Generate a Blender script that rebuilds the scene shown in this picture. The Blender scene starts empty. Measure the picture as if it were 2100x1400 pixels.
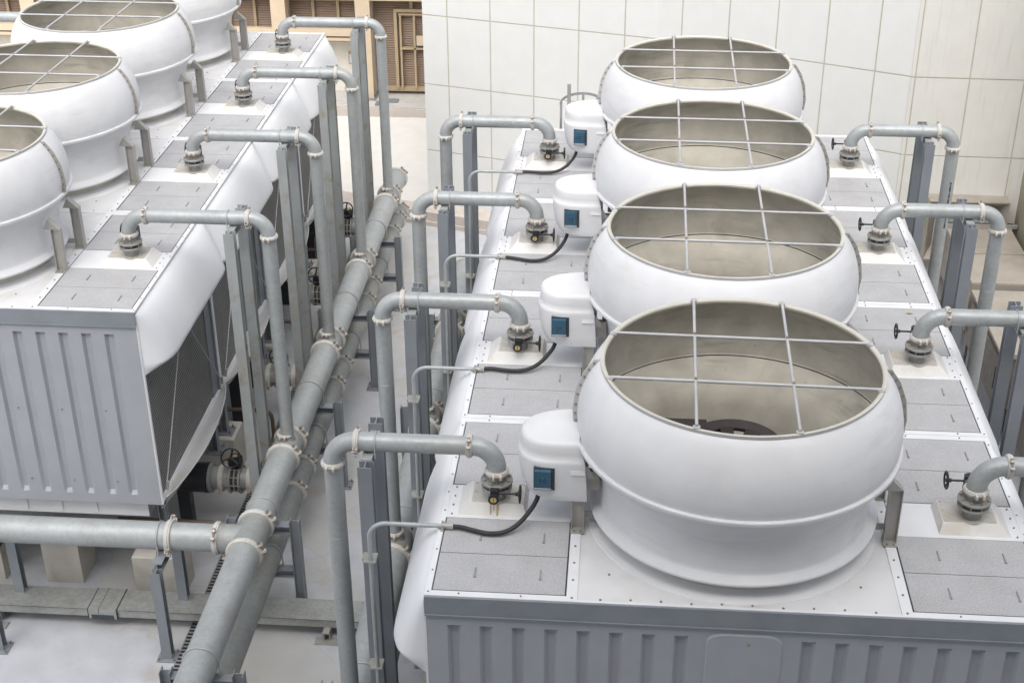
import bpy, math, random
from mathutils import Vector, Matrix
random.seed(7)
scene = bpy.context.scene
COL = scene.collection
R = math.radians
GZ = -4.45                     # roof level; z = 0 is the cooling tower deck

# ------------------------------------------------------------------ camera
cam_d = bpy.data.cameras.new('camera'); cam = bpy.data.objects.new('camera', cam_d); COL.objects.link(cam)
scene.camera = cam
yaw, pitch, roll = -0.0820, 0.4956, -0.0056
fw = Vector((math.sin(yaw)*math.cos(pitch), math.cos(yaw)*math.cos(pitch), -math.sin(pitch)))
r0 = Vector((math.cos(yaw), -math.sin(yaw), 0)); u0 = r0.cross(fw)
rt = r0*math.cos(roll) + u0*math.sin(roll); up = -r0*math.sin(roll) + u0*math.cos(roll)
mt = Matrix.Identity(4)
for i in range(3):
    mt[i][0] = rt[i]; mt[i][1] = up[i]; mt[i][2] = -fw[i]; mt[i][3] = (1.599, -9.849, 7.9215)[i]
cam.matrix_world = mt
cam_d.sensor_width = 36; cam_d.lens = 2909.48/2100*36
cam_d.clip_start = 0.1; cam_d.clip_end = 400

# ------------------------------------------------------------------ world, sun, exposure
SUN_EL, SUN_ROT = 56, 180
w = bpy.data.worlds.new('World'); scene.world = w; w.use_nodes = True
nt = w.node_tree; bg = nt.nodes['Background']
sky = nt.nodes.new('ShaderNodeTexSky'); sky.sky_type = 'NISHITA'; sky.sun_disc = False
sky.sun_elevation = R(SUN_EL); sky.sun_rotation = R(SUN_ROT); sky.air_density = 1.0; sky.dust_density = 4.0; sky.ozone_density = 1.0
hs = nt.nodes.new('ShaderNodeHueSaturation'); hs.inputs['Saturation'].default_value = 0.32
nt.links.new(sky.outputs[0], hs.inputs['Color']); nt.links.new(hs.outputs[0], bg.inputs['Color'])
bg.inputs['Strength'].default_value = 0.15
sl = bpy.data.lights.new('sun', 'SUN'); sun = bpy.data.objects.new('sun', sl); COL.objects.link(sun)
sl.energy = 1.4; sl.angle = R(90); sl.color = (1.0, 0.965, 0.91)
az = R(SUN_ROT)
sd = Vector((math.sin(az)*math.cos(R(SUN_EL)), math.cos(az)*math.cos(R(SUN_EL)), math.sin(R(SUN_EL))))
sun.rotation_euler = sd.to_track_quat('Z', 'Y').to_euler()
scene.view_settings.view_transform = 'Standard'; scene.view_settings.look = 'None'
scene.view_settings.exposure = 0.76; scene.view_settings.gamma = 1
try: scene.view_settings.use_curve_mapping = False
except Exception: pass
scene.cycles.max_bounces = 6; scene.cycles.diffuse_bounces = 4; scene.cycles.glossy_bounces = 3

# ------------------------------------------------------------------ materials
def mat(name, col, rough=0.6, metal=0.0, stain=None, samt=0.3, sscale=1.5, spangle=0.0, bump=0.0, bscale=30, fine=0.06, streak=0.0, smudge=0.0, mottle=0.0, stcol=None, thr=0.55, spec=0.4):
    m = bpy.data.materials.new(name); m.use_nodes = True
    n = m.node_tree.nodes; L = m.node_tree.links; b = n['Principled BSDF']
    b.inputs['Roughness'].default_value = rough; b.inputs['Metallic'].default_value = metal
    b.inputs['Specular IOR Level'].default_value = spec
    tc = n.new('ShaderNodeNewGeometry')
    tco = tc.outputs['Position']
    def noise(scale, det=4, vec=None, dist=0.0):
        x = n.new('ShaderNodeTexNoise'); x.inputs['Scale'].default_value = scale; x.inputs['Detail'].default_value = det
        x.inputs['Distortion'].default_value = dist
        L.new(vec if vec else tco, x.inputs['Vector']); return x.outputs['Fac']
    def ramp(src, a, bb, v0=0.0, v1=1.0):
        x = n.new('ShaderNodeMapRange'); x.inputs['From Min'].default_value = a; x.inputs['From Max'].default_value = bb
        x.inputs['To Min'].default_value = v0; x.inputs['To Max'].default_value = v1
        L.new(src, x.inputs['Value']); return x.outputs['Result']
    def mix(fac, A, Bc, bt='MIX'):
        x = n.new('ShaderNodeMix'); x.data_type = 'RGBA'; x.blend_type = bt
        if hasattr(fac, 'node'): L.new(fac, x.inputs[0])
        else: x.inputs[0].default_value = fac
        for s, v in ((x.inputs[6], A), (x.inputs[7], Bc)):
            if hasattr(v, 'node'): L.new(v, s)
            else: s.default_value = (*v, 1)
        return x.outputs[2]
    c = (*col,)
    cur = mix(ramp(noise(3.1, 5), .35, .65, 0, 1), tuple(x*(1-fine) for x in col), tuple(min(1, x*(1+fine)) for x in col))
    if spangle:
        v = n.new('ShaderNodeTexVoronoi'); v.inputs['Scale'].default_value = 38; L.new(tco, v.inputs['Vector'])
        sp = n.new('ShaderNodeSeparateColor'); L.new(v.outputs['Color'], sp.inputs[0])
        cur = mix(ramp(sp.outputs[0], 0, 1, 0, spangle), cur, tuple(min(1, x*1.45) for x in col))
        cur = mix(ramp(noise(14, 3), .42, .7, 0, spangle), cur, tuple(x*0.66 for x in col))
    if stain is not None:
        cur = mix(ramp(noise(sscale, 7, dist=0.6), thr, thr+.18, 0, samt), cur, stain)
        cur = mix(ramp(noise(sscale*9, 4), .66, .74, 0, samt*0.8), cur, stain)
    if streak:
        mp = n.new('ShaderNodeMapping'); mp.inputs['Scale'].default_value = (9, 9, .55); L.new(tco, mp.inputs['Vector'])
        cur = mix(ramp(noise(1.6, 5, mp.outputs[0]), .55, .75, 0, streak), cur, stcol or tuple(x*.55 for x in col))
    if smudge:
        mp = n.new('ShaderNodeMapping'); mp.inputs['Scale'].default_value = (1.7, 1.7, 9.5); L.new(tco, mp.inputs['Vector'])
        f1 = ramp(noise(1.3, 9, mp.outputs[0], .5), .50, .72, 0, smudge); f2 = ramp(noise(.9, 3), .40, .62, 0, 1)
        x = n.new('ShaderNodeMath'); x.operation = 'MULTIPLY'; L.new(f1, x.inputs[0]); L.new(f2, x.inputs[1])
        cur = mix(x.outputs[0], cur, stcol or tuple(q*.6 for q in col))
        cur = mix(ramp(noise(16, 3), .70, .76, 0, smudge*.6), cur, (.50, .47, .38))
    if mottle:
        cur = mix(ramp(noise(70, 3), .40, .62, 0, mottle), cur, tuple(min(1, q*1.35) for q in col))
        cur = mix(ramp(noise(130, 2), .55, .66, 0, mottle*.8), cur, tuple(q*.62 for q in col))
    L.new(cur, b.inputs['Base Color'])
    L.new(ramp(noise(9, 4), .3, .7, max(0.05, rough-.1), min(1, rough+.1)), b.inputs['Roughness'])
    if bump:
        bp = n.new('ShaderNodeBump'); bp.inputs['Strength'].default_value = bump; bp.inputs['Distance'].default_value = 0.01
        L.new(noise(bscale, 4), bp.inputs['Height']); L.new(bp.outputs[0], b.inputs['Normal'])
    m['_b'] = 1
    return m

def plate_mat():      # galvanised checker plate: spangle + raised lozenges
    m = mat('galvanised_checker_plate', (.395, .395, .405), .5, .1, stain=(.29, .265, .23), samt=.45, sscale=1.3, mottle=.6, fine=.07)
    n = m.node_tree.nodes; L = m.node_tree.links; b = n['Principled BSDF']
    g = n.new('ShaderNodeNewGeometry'); h = None
    for ang in (R(45), R(-45)):
        mp = n.new('ShaderNodeMapping'); mp.inputs['Rotation'].default_value = (0, 0, ang); mp.inputs['Scale'].default_value = (14, 42, 1); L.new(g.outputs['Position'], mp.inputs[0])
        ck = n.new('ShaderNodeTexChecker'); ck.inputs['Scale'].default_value = 1; L.new(mp.outputs[0], ck.inputs[0])
        if h is None: h = ck.outputs['Fac']
        else:
            mm = n.new('ShaderNodeMath'); mm.operation = 'MULTIPLY'; L.new(h, mm.inputs[0]); L.new(ck.outputs['Fac'], mm.inputs[1]); h = mm.outputs[0]
    bp = n.new('ShaderNodeBump'); bp.inputs['Strength'].default_value = .55; bp.inputs['Distance'].default_value = .004
    L.new(h, bp.inputs['Height']); L.new(bp.outputs[0], b.inputs['Normal'])
    return m

M = {}
M['frp'] = mat('white_frp', (.665, .67, .685), .5, stain=(.50, .47, .40), samt=.10, sscale=2.6, fine=.03, smudge=.30, stcol=(.46, .44, .40))
M['hood'] = mat('smooth_white_hood', (.69, .70, .725), .42, fine=.012, spec=.5)
M['fin'] = mat('grey_seam_flange', (.46, .46, .46), .5)
M['rim'] = mat('cream_rim', (.54, .52, .46), .5, fine=.05)
M['rustrun'] = mat('rust_run', (.40, .30, .14), .6, fine=.2)
M['chalk'] = mat('chalk', (.62, .63, .60), .8)
M['deck'] = mat('white_deck_paint', (.63, .63, .635), .5, stain=(.46, .42, .34), samt=.45, sscale=1.9, fine=.03)
M['trim'] = mat('white_trim', (.68, .69, .71), .5, fine=.03)
M['ped'] = mat('dusty_white_box', (.66, .65, .63), .6, stain=(.46, .38, .24), samt=.4, sscale=3.2, fine=.04, thr=.55)
M['pedplate'] = mat('dull_metal_plate', (.50, .48, .44), .5, .2, stain=(.42, .34, .20), samt=.5, sscale=5, spangle=.2)
M['panel'] = mat('grey_ribbed_panel', (.34, .355, .385), .5, fine=.03, streak=.3, stcol=(.38, .375, .37))
M['fascia'] = mat('galvanised_fascia', (.25, .27, .30), .45, .25, stain=(.32, .29, .25), samt=.3, sscale=2, fine=.06)
M['plate'] = plate_mat()
M['gap'] = mat('dark_gasket_and_hole_shade', (.05, .06, .07), .8)  # gasket dark; also stands in for shade in the motor cover opening
M['bolt'] = mat('rusty_bolt', (.28, .22, .18), .5, .3)
M['copper'] = mat('copper_bolt', (.42, .32, .25), .45, .4)
M['pipe'] = mat('galvanised_pipe', (.35, .37, .375), .42, .2, stain=(.27, .25, .20), samt=.3, sscale=2.3, spangle=.22, fine=.07, streak=.1)
M['pipe2'] = mat('dusty_galvanised_pipe', (.29, .305, .30), .55, .2, stain=(.38, .33, .25), samt=.4, sscale=2.0, spangle=.25, fine=.08)
M['clamp'] = mat('cream_painted_clamp', (.52, .505, .475), .5, stain=(.40, .31, .18), samt=.5, sscale=14, fine=.05)
M['steel'] = mat('grey_painted_steel', (.225, .245, .27), .45, .1, stain=(.30, .25, .18), samt=.22, sscale=4, fine=.05)
M['rust'] = mat('rusty_grey_steel', (.33, .35, .355), .55, .1, stain=(.24, .18, .07), samt=.6, sscale=3.4, fine=.06, thr=.53, streak=.3, stcol=(.27, .21, .11))
M['cast'] = mat('cast_grey_valve', (.29, .30, .29), .5, .2, stain=(.30, .25, .17), samt=.35, sscale=9)
M['black'] = mat('black_paint', (.022, .024, .028), .4)
M['pulley'] = mat('dark_pulley_iron', (.045, .038, .036), .5, .2, fine=.2)
M['rubber'] = mat('black_rubber', (.03, .028, .030), .55)
M['brass'] = mat('brass_plate', (.62, .48, .20), .4, .4)
M['motor'] = mat('blue_motor', (.035, .09, .14), .35, .1, fine=.1)
M['mlight'] = mat('pale_motor_band', (.35, .40, .42), .4)
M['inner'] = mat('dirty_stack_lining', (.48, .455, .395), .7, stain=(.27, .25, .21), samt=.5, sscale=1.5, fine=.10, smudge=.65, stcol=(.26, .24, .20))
M['bracket'] = mat('dull_zinc_bracket', (.40, .39, .37), .5, .4, stain=(.30, .25, .2), samt=.4, sscale=6)
M['bar'] = mat('pale_guard_bar', (.46, .46, .47), .5, .1)
M['conc'] = mat('pale_pier_concrete', (.50, .475, .43), .8, stain=(.36, .31, .24), samt=.5, sscale=2.6, fine=.05, bump=.2, bscale=40)
M['tile'] = mat('off_white_wall_panel', (.74, .745, .73), .55, fine=.015, streak=.10, stcol=(.66, .63, .56))
M['tile2'] = mat('grimy_off_white_wall_panel', (.74, .735, .70), .6, fine=.02, streak=.35, stcol=(.55, .52, .46))
M['seal'] = mat('tan_sealant', (.54, .51, .42), .8)
M['tan'] = mat('tan_paint', (.42, .33, .215), .6, fine=.04)
M['tanp'] = mat('pale_tan_paint', (.60, .49, .36), .6, fine=.03)
M['slat'] = mat('brown_louvre', (.30, .22, .165), .6, fine=.05)
M['lowwall'] = mat('cream_low_wall', (.76, .73, .65), .7, fine=.03)
M['shade_facade'] = mat('grey_shading_block', (.22, .22, .22), .8)  # grey of the added block that shades the foreground
M['kerb'] = mat('pinkish_kerb', (.50, .45, .41), .85, stain=(.34, .30, .27), samt=.5, sscale=2)
M['kerbg'] = mat('grey_kerb', (.48, .47, .45), .85, stain=(.36, .34, .32), samt=.5, sscale=1.5)
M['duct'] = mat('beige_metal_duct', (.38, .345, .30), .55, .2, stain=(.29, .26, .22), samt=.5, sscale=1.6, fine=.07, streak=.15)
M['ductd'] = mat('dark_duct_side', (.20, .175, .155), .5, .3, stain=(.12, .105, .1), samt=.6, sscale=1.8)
M['olive'] = mat('olive_column', (.34, .32, .25), .7)
M['rod'] = mat('steel_rod', (.42, .42, .43), .4, .4)
M['brown'] = mat('brown_pipe', (.11, .075, .06), .5)
M['tray'] = mat('galvanised_trunking', (.33, .34, .325), .5, .35, stain=(.25, .21, .16), samt=.5, sscale=3, spangle=.35)

def ground_mat():
    m = mat('painted_roof_floor', (.44, .455, .485), .6, stain=(.36, .33, .29), samt=.5, sscale=.55, fine=.06, bump=.12, bscale=6, thr=.56)
    n = m.node_tree.nodes; L = m.node_tree.links; b = n['Principled BSDF']
    src = b.inputs['Base Color'].links[0].from_socket
    g = n.new('ShaderNodeNewGeometry')
    # crack / tide lines
    x = n.new('ShaderNodeTexNoise'); x.inputs['Scale'].default_value = .45; x.inputs['Detail'].default_value = 4; L.new(g.outputs['Position'], x.inputs['Vector'])
    a = n.new('ShaderNodeMath'); a.operation = 'SUBTRACT'; a.inputs[1].default_value = .5; L.new(x.outputs['Fac'], a.inputs[0])
    a2 = n.new('ShaderNodeMath'); a2.operation = 'ABSOLUTE'; L.new(a.outputs[0], a2.inputs[0])
    mr = n.new('ShaderNodeMapRange'); mr.inputs['From Min'].default_value = 0; mr.inputs['From Max'].default_value = .006; mr.inputs['To Min'].default_value = .55; mr.inputs['To Max'].default_value = 0
    L.new(a2.outputs[0], mr.inputs['Value'])
    mx = n.new('ShaderNodeMix'); mx.data_type = 'RGBA'; L.new(mr.outputs[0], mx.inputs[0]); L.new(src, mx.inputs[6]); mx.inputs[7].default_value = (.40, .35, .29, 1)
    tz = n.new('ShaderNodeMapRange'); tz.inputs['From Min'].default_value = .495; tz.inputs['From Max'].default_value = .52; tz.inputs['To Max'].default_value = .45
    L.new(x.outputs['Fac'], tz.inputs['Value'])
    mz = n.new('ShaderNodeMix'); mz.data_type = 'RGBA'; L.new(tz.outputs[0], mz.inputs[0]); L.new(mx.outputs[2], mz.inputs[6]); mz.inputs[7].default_value = (.46, .445, .405, 1)
    mx = mz
    # soft rust blotches
    y = n.new('ShaderNodeTexNoise'); y.inputs['Scale'].default_value = 1.7; y.inputs['Detail'].default_value = 6; L.new(g.outputs['Position'], y.inputs['Vector'])
    r2 = n.new('ShaderNodeMapRange'); r2.inputs['From Min'].default_value = .60; r2.inputs['From Max'].default_value = .76; r2.inputs['To Max'].default_value = .6; L.new(y.outputs['Fac'], r2.inputs['Value'])
    m2 = n.new('ShaderNodeMix'); m2.data_type = 'RGBA'; L.new(r2.outputs[0], m2.inputs[0]); L.new(mx.outputs[2], m2.inputs[6]); m2.inputs[7].default_value = (.38, .29, .20, 1)
    L.new(m2.outputs[2], b.inputs['Base Color'])
    return m
M['ground'] = ground_mat()
M['farfloor'] = mat('pale_roof_floor', (.66, .65, .62), .7, stain=(.5, .46, .42), samt=.3, sscale=.7, fine=.03)

def fill_mat():       # corrugated fill sheets: slanting fine ribs
    m = mat('dark_fill_sheets', (.13, .13, .125), .6, fine=.1)
    n = m.node_tree.nodes; L = m.node_tree.links; b = n['Principled BSDF']
    g = n.new('ShaderNodeNewGeometry')
    mp = n.new('ShaderNodeMapping'); mp.inputs['Rotation'].default_value = (R(-2), 0, 0); L.new(g.outputs['Position'], mp.inputs[0])
    wv = n.new('ShaderNodeTexWave'); wv.wave_type = 'BANDS'; wv.bands_direction = 'Z'; wv.inputs['Scale'].default_value = 6.2; wv.inputs['Distortion'].default_value = .3
    L.new(mp.outputs[0], wv.inputs['Vector'])
    mx = n.new('ShaderNodeMix'); mx.data_type = 'RGBA'; L.new(wv.outputs['Fac'], mx.inputs[0]); mx.inputs[6].default_value = (.075, .075, .075, 1); mx.inputs[7].default_value = (.26, .26, .25, 1)
    L.new(mx.outputs[2], b.inputs['Base Color'])
    bp = n.new('ShaderNodeBump'); bp.inputs['Strength'].default_value = .8; bp.inputs['Distance'].default_value = .02; L.new(wv.outputs['Fac'], bp.inputs['Height']); L.new(bp.outputs[0], b.inputs['Normal'])
    return m
M['fill'] = fill_mat()

# ------------------------------------------------------------------ mesh builder
def frame(axis):
    a = Vector(axis).normalized()
    h = Vector((0, 0, 1)) if abs(a.z) < .9 else Vector((0, 1, 0))
    u = a.cross(h).normalized(); v = a.cross(u).normalized()
    return a, u, v

class MB:
    def __init__(s, *mats):
        s.v = []; s.f = []; s.mi = []; s.sm = []; s.mats = list(mats); s.cur = 0
    def use(s, m):
        if m not in s.mats: s.mats.append(m)
        s.cur = s.mats.index(m); return s
    def add(s, vs, fs, smooth=False):
        o = len(s.v); s.v.extend([tuple(p) for p in vs])
        for f in fs: s.f.append([o+i for i in f]); s.mi.append(s.cur); s.sm.append(smooth)
        return s
    def box(s, x0, y0, z0, x1, y1, z1, rz=0, c=None):
        if x0 > x1: x0, x1 = x1, x0
        if y0 > y1: y0, y1 = y1, y0
        if z0 > z1: z0, z1 = z1, z0
        vs = [Vector((x, y, z)) for z in (z0, z1) for y in (y0, y1) for x in (x0, x1)]
        if rz:
            c = Vector(c or ((x0+x1)/2, (y0+y1)/2, 0)); m = Matrix.Rotation(rz, 3, 'Z')
            vs = [m @ (p-c) + c for p in vs]
        return s.add(vs, [(0, 2, 3, 1), (4, 5, 7, 6), (0, 1, 5, 4), (2, 6, 7, 3), (0, 4, 6, 2), (1, 3, 7, 5)])
    def rbox(s, x0, y0, z0, x1, y1, z1, b=.01):     # box with a chamfered top
        s.frust(x0, y0, z0, x1, y1, z1-b, 0, 0, 0, 0)
        return s.frust(x0, y0, z1-b, x1, y1, z1, b, b, b, b)
    def frust(s, x0, y0, z0, x1, y1, z1, il, ir, i_f, ib):
        vs = [(x0, y0, z0), (x1, y0, z0), (x1, y1, z0), (x0, y1, z0),
              (x0+il, y0+i_f, z1), (x1-ir, y0+i_f, z1), (x1-ir, y1-ib, z1), (x0+il, y1-ib, z1)]
        return s.add(vs, [(0, 3, 2, 1), (4, 5, 6, 7), (0, 1, 5, 4), (1, 2, 6, 5), (2, 3, 7, 6), (3, 0, 4, 7)])
    def bar(s, p0, p1, w, h):                         # rectangular bar between two points
        p0 = Vector(p0); p1 = Vector(p1); a, u, v = frame(p1-p0); vs = []
        for p in (p0, p1):
            for i, j in ((-1, -1), (1, -1), (1, 1), (-1, 1)): vs.append(p + u*(i*w/2) + v*(j*h/2))
        return s.add(vs, [(0, 3, 2, 1), (4, 5, 6, 7), (0, 1, 5, 4), (1, 2, 6, 5), (2, 3, 7, 6), (3, 0, 4, 7)])
    def sweep(s, path, r, n=20, caps=True, radii=None):
        P = [Vector(p) for p in path]; k = len(P); vs = []
        t0 = (P[1]-P[0]).normalized(); _, u, v = frame(t0); tp = t0
        for i, p in enumerate(P):
            t = ((P[min(i+1, k-1)]-P[i]).normalized() + (P[i]-P[max(i-1, 0)]).normalized())
            t = t.normalized() if t.length > 1e-6 else tp
            q = tp.rotation_difference(t); u = q @ u; v = q @ v; tp = t
            rr = radii[i] if radii else r
            for j in range(n):
                a = 2*math.pi*j/n; vs.append(p + u*(rr*math.cos(a)) + v*(rr*math.sin(a)))
        s.add(vs, [(i*n+j, i*n+(j+1) % n, (i+1)*n+(j+1) % n, (i+1)*n+j) for i in range(k-1) for j in range(n)], True)
        if caps:
            s.add(vs[:n], [tuple(range(n))[::-1]]); s.add(vs[-n:], [tuple(range(n))])
        return s
    def cyl(s, p0, p1, r, n=20, caps=True): return s.sweep([p0, p1], r, n, caps)
    def rev(s, prof, c=(0, 0, 0), axis=(0, 0, 1), n=48, a0=0, a1=2*math.pi, closed=False):
        a, u, v = frame(axis); c = Vector(c)
        if axis == (0, 0, 1): a, u, v = Vector((0, 0, 1)), Vector((1, 0, 0)), Vector((0, 1, 0))
        full = abs(a1-a0-2*math.pi) < 1e-4; m = n if full else n+1; vs = []
        for (rr, h) in prof:
            for j in range(m):
                t = a0+(a1-a0)*j/n; vs.append(c + a*h + u*(rr*math.cos(t)) + v*(rr*math.sin(t)))
        K = len(prof); fs = []
        for i in range(K if closed else K-1):
            i2 = (i+1) % K
            for j in range(n): fs.append((i*m+j, i*m+(j+1) % m, i2*m+(j+1) % m, i2*m+j))
        return s.add(vs, fs, True)
    def ring(s, c, axis, ri, ro, w, n=28, b=.004):     # flat collar with chamfers
        h = w/2
        return s.rev([(ri, -h), (ro-b, -h), (ro, -h+b), (ro, h-b), (ro-b, h), (ri, h)], c, axis, n, closed=True)
    def torus(s, c, axis, Rr, r, n=28, k=8, a0=0, a1=2*math.pi):
        return s.rev([(Rr+r*math.cos(2*math.pi*i/k), r*math.sin(2*math.pi*i/k)) for i in range(k)], c, axis, n, a0, a1, closed=True)
    def prism(s, poly, axis, h0, h1):                 # polygon extruded along x/y/z
        def P(a, b, h): return {'x': (h, a, b), 'y': (a, h, b), 'z': (a, b, h)}[axis]
        n = len(poly); vs = [P(a, b, h0) for a, b in poly] + [P(a, b, h1) for a, b in poly]
        return s.add(vs, [tuple(range(n))[::-1], tuple(range(n, 2*n))] + [(i, (i+1) % n, n+(i+1) % n, n+i) for i in range(n)])
    def hbeam(s, p0, p1, w=.13, d=.12, t=.010, flange='y'):
        # flange='y': vertical post, flanges face +-y ; 'x': flanges face +-x
        x, y, z0 = p0; z1 = p1[2]
        if flange == 'y':
            s.box(x-w/2, y-d/2, z0, x+w/2, y-d/2+t, z1); s.box(x-w/2, y+d/2-t, z0, x+w/2, y+d/2, z1); s.box(x-t/2, y-d/2+t, z0, x+t/2, y+d/2-t, z1)
        else:
            s.box(x-d/2, y-w/2, z0, x-d/2+t, y+w/2, z1); s.box(x+d/2-t, y-w/2, z0, x+d/2, y+w/2, z1); s.box(x-d/2+t, y-t/2, z0, x+d/2-t, y+t/2, z1)
        return s
    def hbeam_h(s, a, b, top, w=.12, d=.12, t=.010):   # horizontal beam between (x,y) points, top flange at top
        ax = Vector((b[0]-a[0], b[1]-a[1], 0)).normalized(); pp = Vector((-ax.y, ax.x, 0))
        A = Vector((*a, 0)); B = Vector((*b, 0))
        def slab(o0, o1, z0, z1):
            vs = [P+pp*o+Vector((0, 0, z)) for z in (z0, z1) for P in (A, B) for o in (o0, o1)]
            s.add(vs, [(0, 2, 3, 1), (4, 5, 7, 6), (0, 1, 5, 4), (2, 6, 7, 3), (0, 4, 6, 2), (1, 3, 7, 5)])
        slab(-w/2, w/2, top-t, top); slab(-w/2, w/2, top-d, top-d+t); slab(-t/2, t/2, top-d+t, top-t)
        return s
    def build(s, name, parent=None, shift=None, label=None, sharp=35):
        me = bpy.data.meshes.new(name)
        if shift is None: shift = SHIFT.get(parent.name, (0, 0, 0)) if parent else (0, 0, 0)   # a sub-part shares its part's frame
        sh = Vector(shift)
        me.from_pydata([tuple(Vector(p)+sh) for p in s.v], [], s.f)
        for m in s.mats: me.materials.append(M[m])
        me.polygons.foreach_set('material_index', s.mi); me.polygons.foreach_set('use_smooth', s.sm)
        me.update()
        import bmesh
        bm = bmesh.new(); bm.from_mesh(me); bmesh.ops.recalc_face_normals(bm, faces=bm.faces[:]); bm.to_mesh(me); bm.free()
        me.set_sharp_from_angle(angle=R(sharp))
        o = bpy.data.objects.new(name, me); COL.objects.link(o)
        SHIFT[o.name] = tuple(sh)
        if parent: o.parent = parent
        if label: o['label'] = label
        return o
SHIFT = {}

def tag(o, label=None, cat=None, group=None, kind=None):
    if label: o['label'] = label
    if cat: o['category'] = cat
    if group: o['group'] = group
    if kind: o['kind'] = kind
    return o
def empty(name, loc, label=None, cat=None, group=None):
    o = bpy.data.objects.new(name, None); COL.objects.link(o); o.location = loc; o.empty_display_size = .2
    return tag(o, label, cat, group)
CH = {}
def copy_tree(o, loc=None, parent=None):
    c = o.copy(); COL.objects.link(c)
    if parent: c.parent = parent
    if loc is not None: c.location = loc
    for ch in list(o.children): copy_tree(ch, None, c)
    return c

# ------------------------------------------------------------------ roof and buildings (the setting)
g = MB('ground'); g.add([(-80, -40, GZ), (80, -40, GZ), (80, 80, GZ), (-80, 80, GZ)], [(0, 1, 2, 3)])
tag(g.build('roof_floor'), kind='structure')
g = MB('farfloor'); g.add([(-45, 38.7, GZ+.004), (-45, 31.79, GZ+.004), (-2.6, 18.95, GZ+.004), (3, 17.3, GZ+.004), (3, 38.7, GZ+.004)], [(0, 1, 2, 3, 4)])
tag(g.build('far_floor'), kind='structure')
k = MB('kerbg'); k.box(-40, 24.95, GZ, -3.0, 30, -4.2); k.use('kerb'); k.box(-40, 24.9, GZ, -3.0, 24.95, -4.23)
tag(k.build('kerb'), kind='structure')

A0 = Vector((-2.55, 18.645)); dA = Vector((.957, -.29)).normalized()
B0 = A0 + dA*4.99; dB = Vector((math.cos(R(24.7)), -math.sin(R(24.7)))); C0 = Vector((6.71, 15.11))
dC = Vector((.9995, -.03)).normalized(); D0 = C0 + dC*2.32
PW, PH = .945, 1.463
hall = empty('panelled_building', (0, 18, GZ), 'tall building clad in off-white panels with tan joints, behind the right-hand row of towers', 'building')
def facet(P, d, starts, smax, m, s0=0.0):
    nrm = Vector((d.y, -d.x)) # faces the camera
    b = MB('seal', m); b.cur = 0
    def q(s, z, o): p = P + d*s + nrm*o; return (p.x, p.y, z)
    def slab(sa, sb, za, zb, oa, ob):
        vs = [q(s, z, o) for z in (za, zb) for s in (sa, sb) for o in (oa, ob)]
        b.add(vs, [(0, 2, 3, 1), (4, 5, 7, 6), (0, 1, 5, 4), (2, 6, 7, 3), (0, 4, 6, 2), (1, 3, 7, 5)])
    slab(s0, smax, GZ, PH*5, -.30, -.012)
    b.cur = 1; gp = .013
    ss = [s0] + [s for s in starts if s0 < s < smax-.02] + [smax]
    for i in range(len(ss)-1):
        for kz in range(-3, 5):
            za, zb = max(GZ, kz*PH), (kz+1)*PH
            lo = gp if i > 0 else 0; hi = gp if i < len(ss)-2 else 0
            if b is None: continue
            slab(ss[i]+lo, ss[i+1]-hi, za+gp, zb-gp, -.012, 0)
    o = b.build('wall_panel', hall, (0, -18, -GZ)); return o
facet(A0, dA, [.555+PW*i for i in range(6)], 4.99, 'tile')
facet(B0, dB, [.50+PW*i for i in range(6)], (C0-B0).length, 'tile')
facet(C0, dC, [.075+PW*i for i in range(4)], 2.30, 'tile2')
b = MB('olive'); b.box(D0.x-.10, 12.6, GZ, D0.x+1.2, 15.4, 6); b.build('corner_column', hall, (0, -18, -GZ))
b = MB('tile'); b.prism([(A0.x, A0.y+.05), (B0.x, B0.y+.35), (C0.x, C0.y+.4), (D0.x+4, D0.y+.4), (D0.x+4, 34), (1.5, 34)], 'z', GZ, PH*4.98)
b.build('building_core', hall, (0, -18, -GZ))
# low plinth along its foot
b = MB('kerb')
n2 = Vector((dA.y, -dA.x))
p = [A0 + dA*-16 + n2*.55, B0 + n2*.55, C0 + Vector((0, -.55)), C0 + Vector((0, 0)), B0, A0, A0 + n2*-.35, A0 + dA*-16 + n2*-.35]
b.prism([(q.x, q.y) for q in p], 'z', GZ, GZ+.10)
p = [A0 + dA*-.35 + n2*.50, B0 + n2*.50, C0 + Vector((0, -.5)), C0, B0, A0, A0 + dA*-.35]
b.prism([(q.x, q.y) for q in p], 'z', GZ+.10, GZ+.30)
b.build('plinth', hall, (0, -18, -GZ))

# facade of an added, unseen block that shades the foreground from behind the camera
f = MB('shade_facade'); f.box(-10, -24, -12, 30, -11.2, 19)
for i in range(14):
    for j in range(10):
        f.use('tile2'); f.box(-9.4+i*2.8, -11.2, -11+j*3.3, -7.8+i*2.8, -11.16, -9.2+j*3.3)
tag(f.build('shading_block'), 'added grey block with window rows, unseen behind the camera, shading the foreground', 'building')

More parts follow.
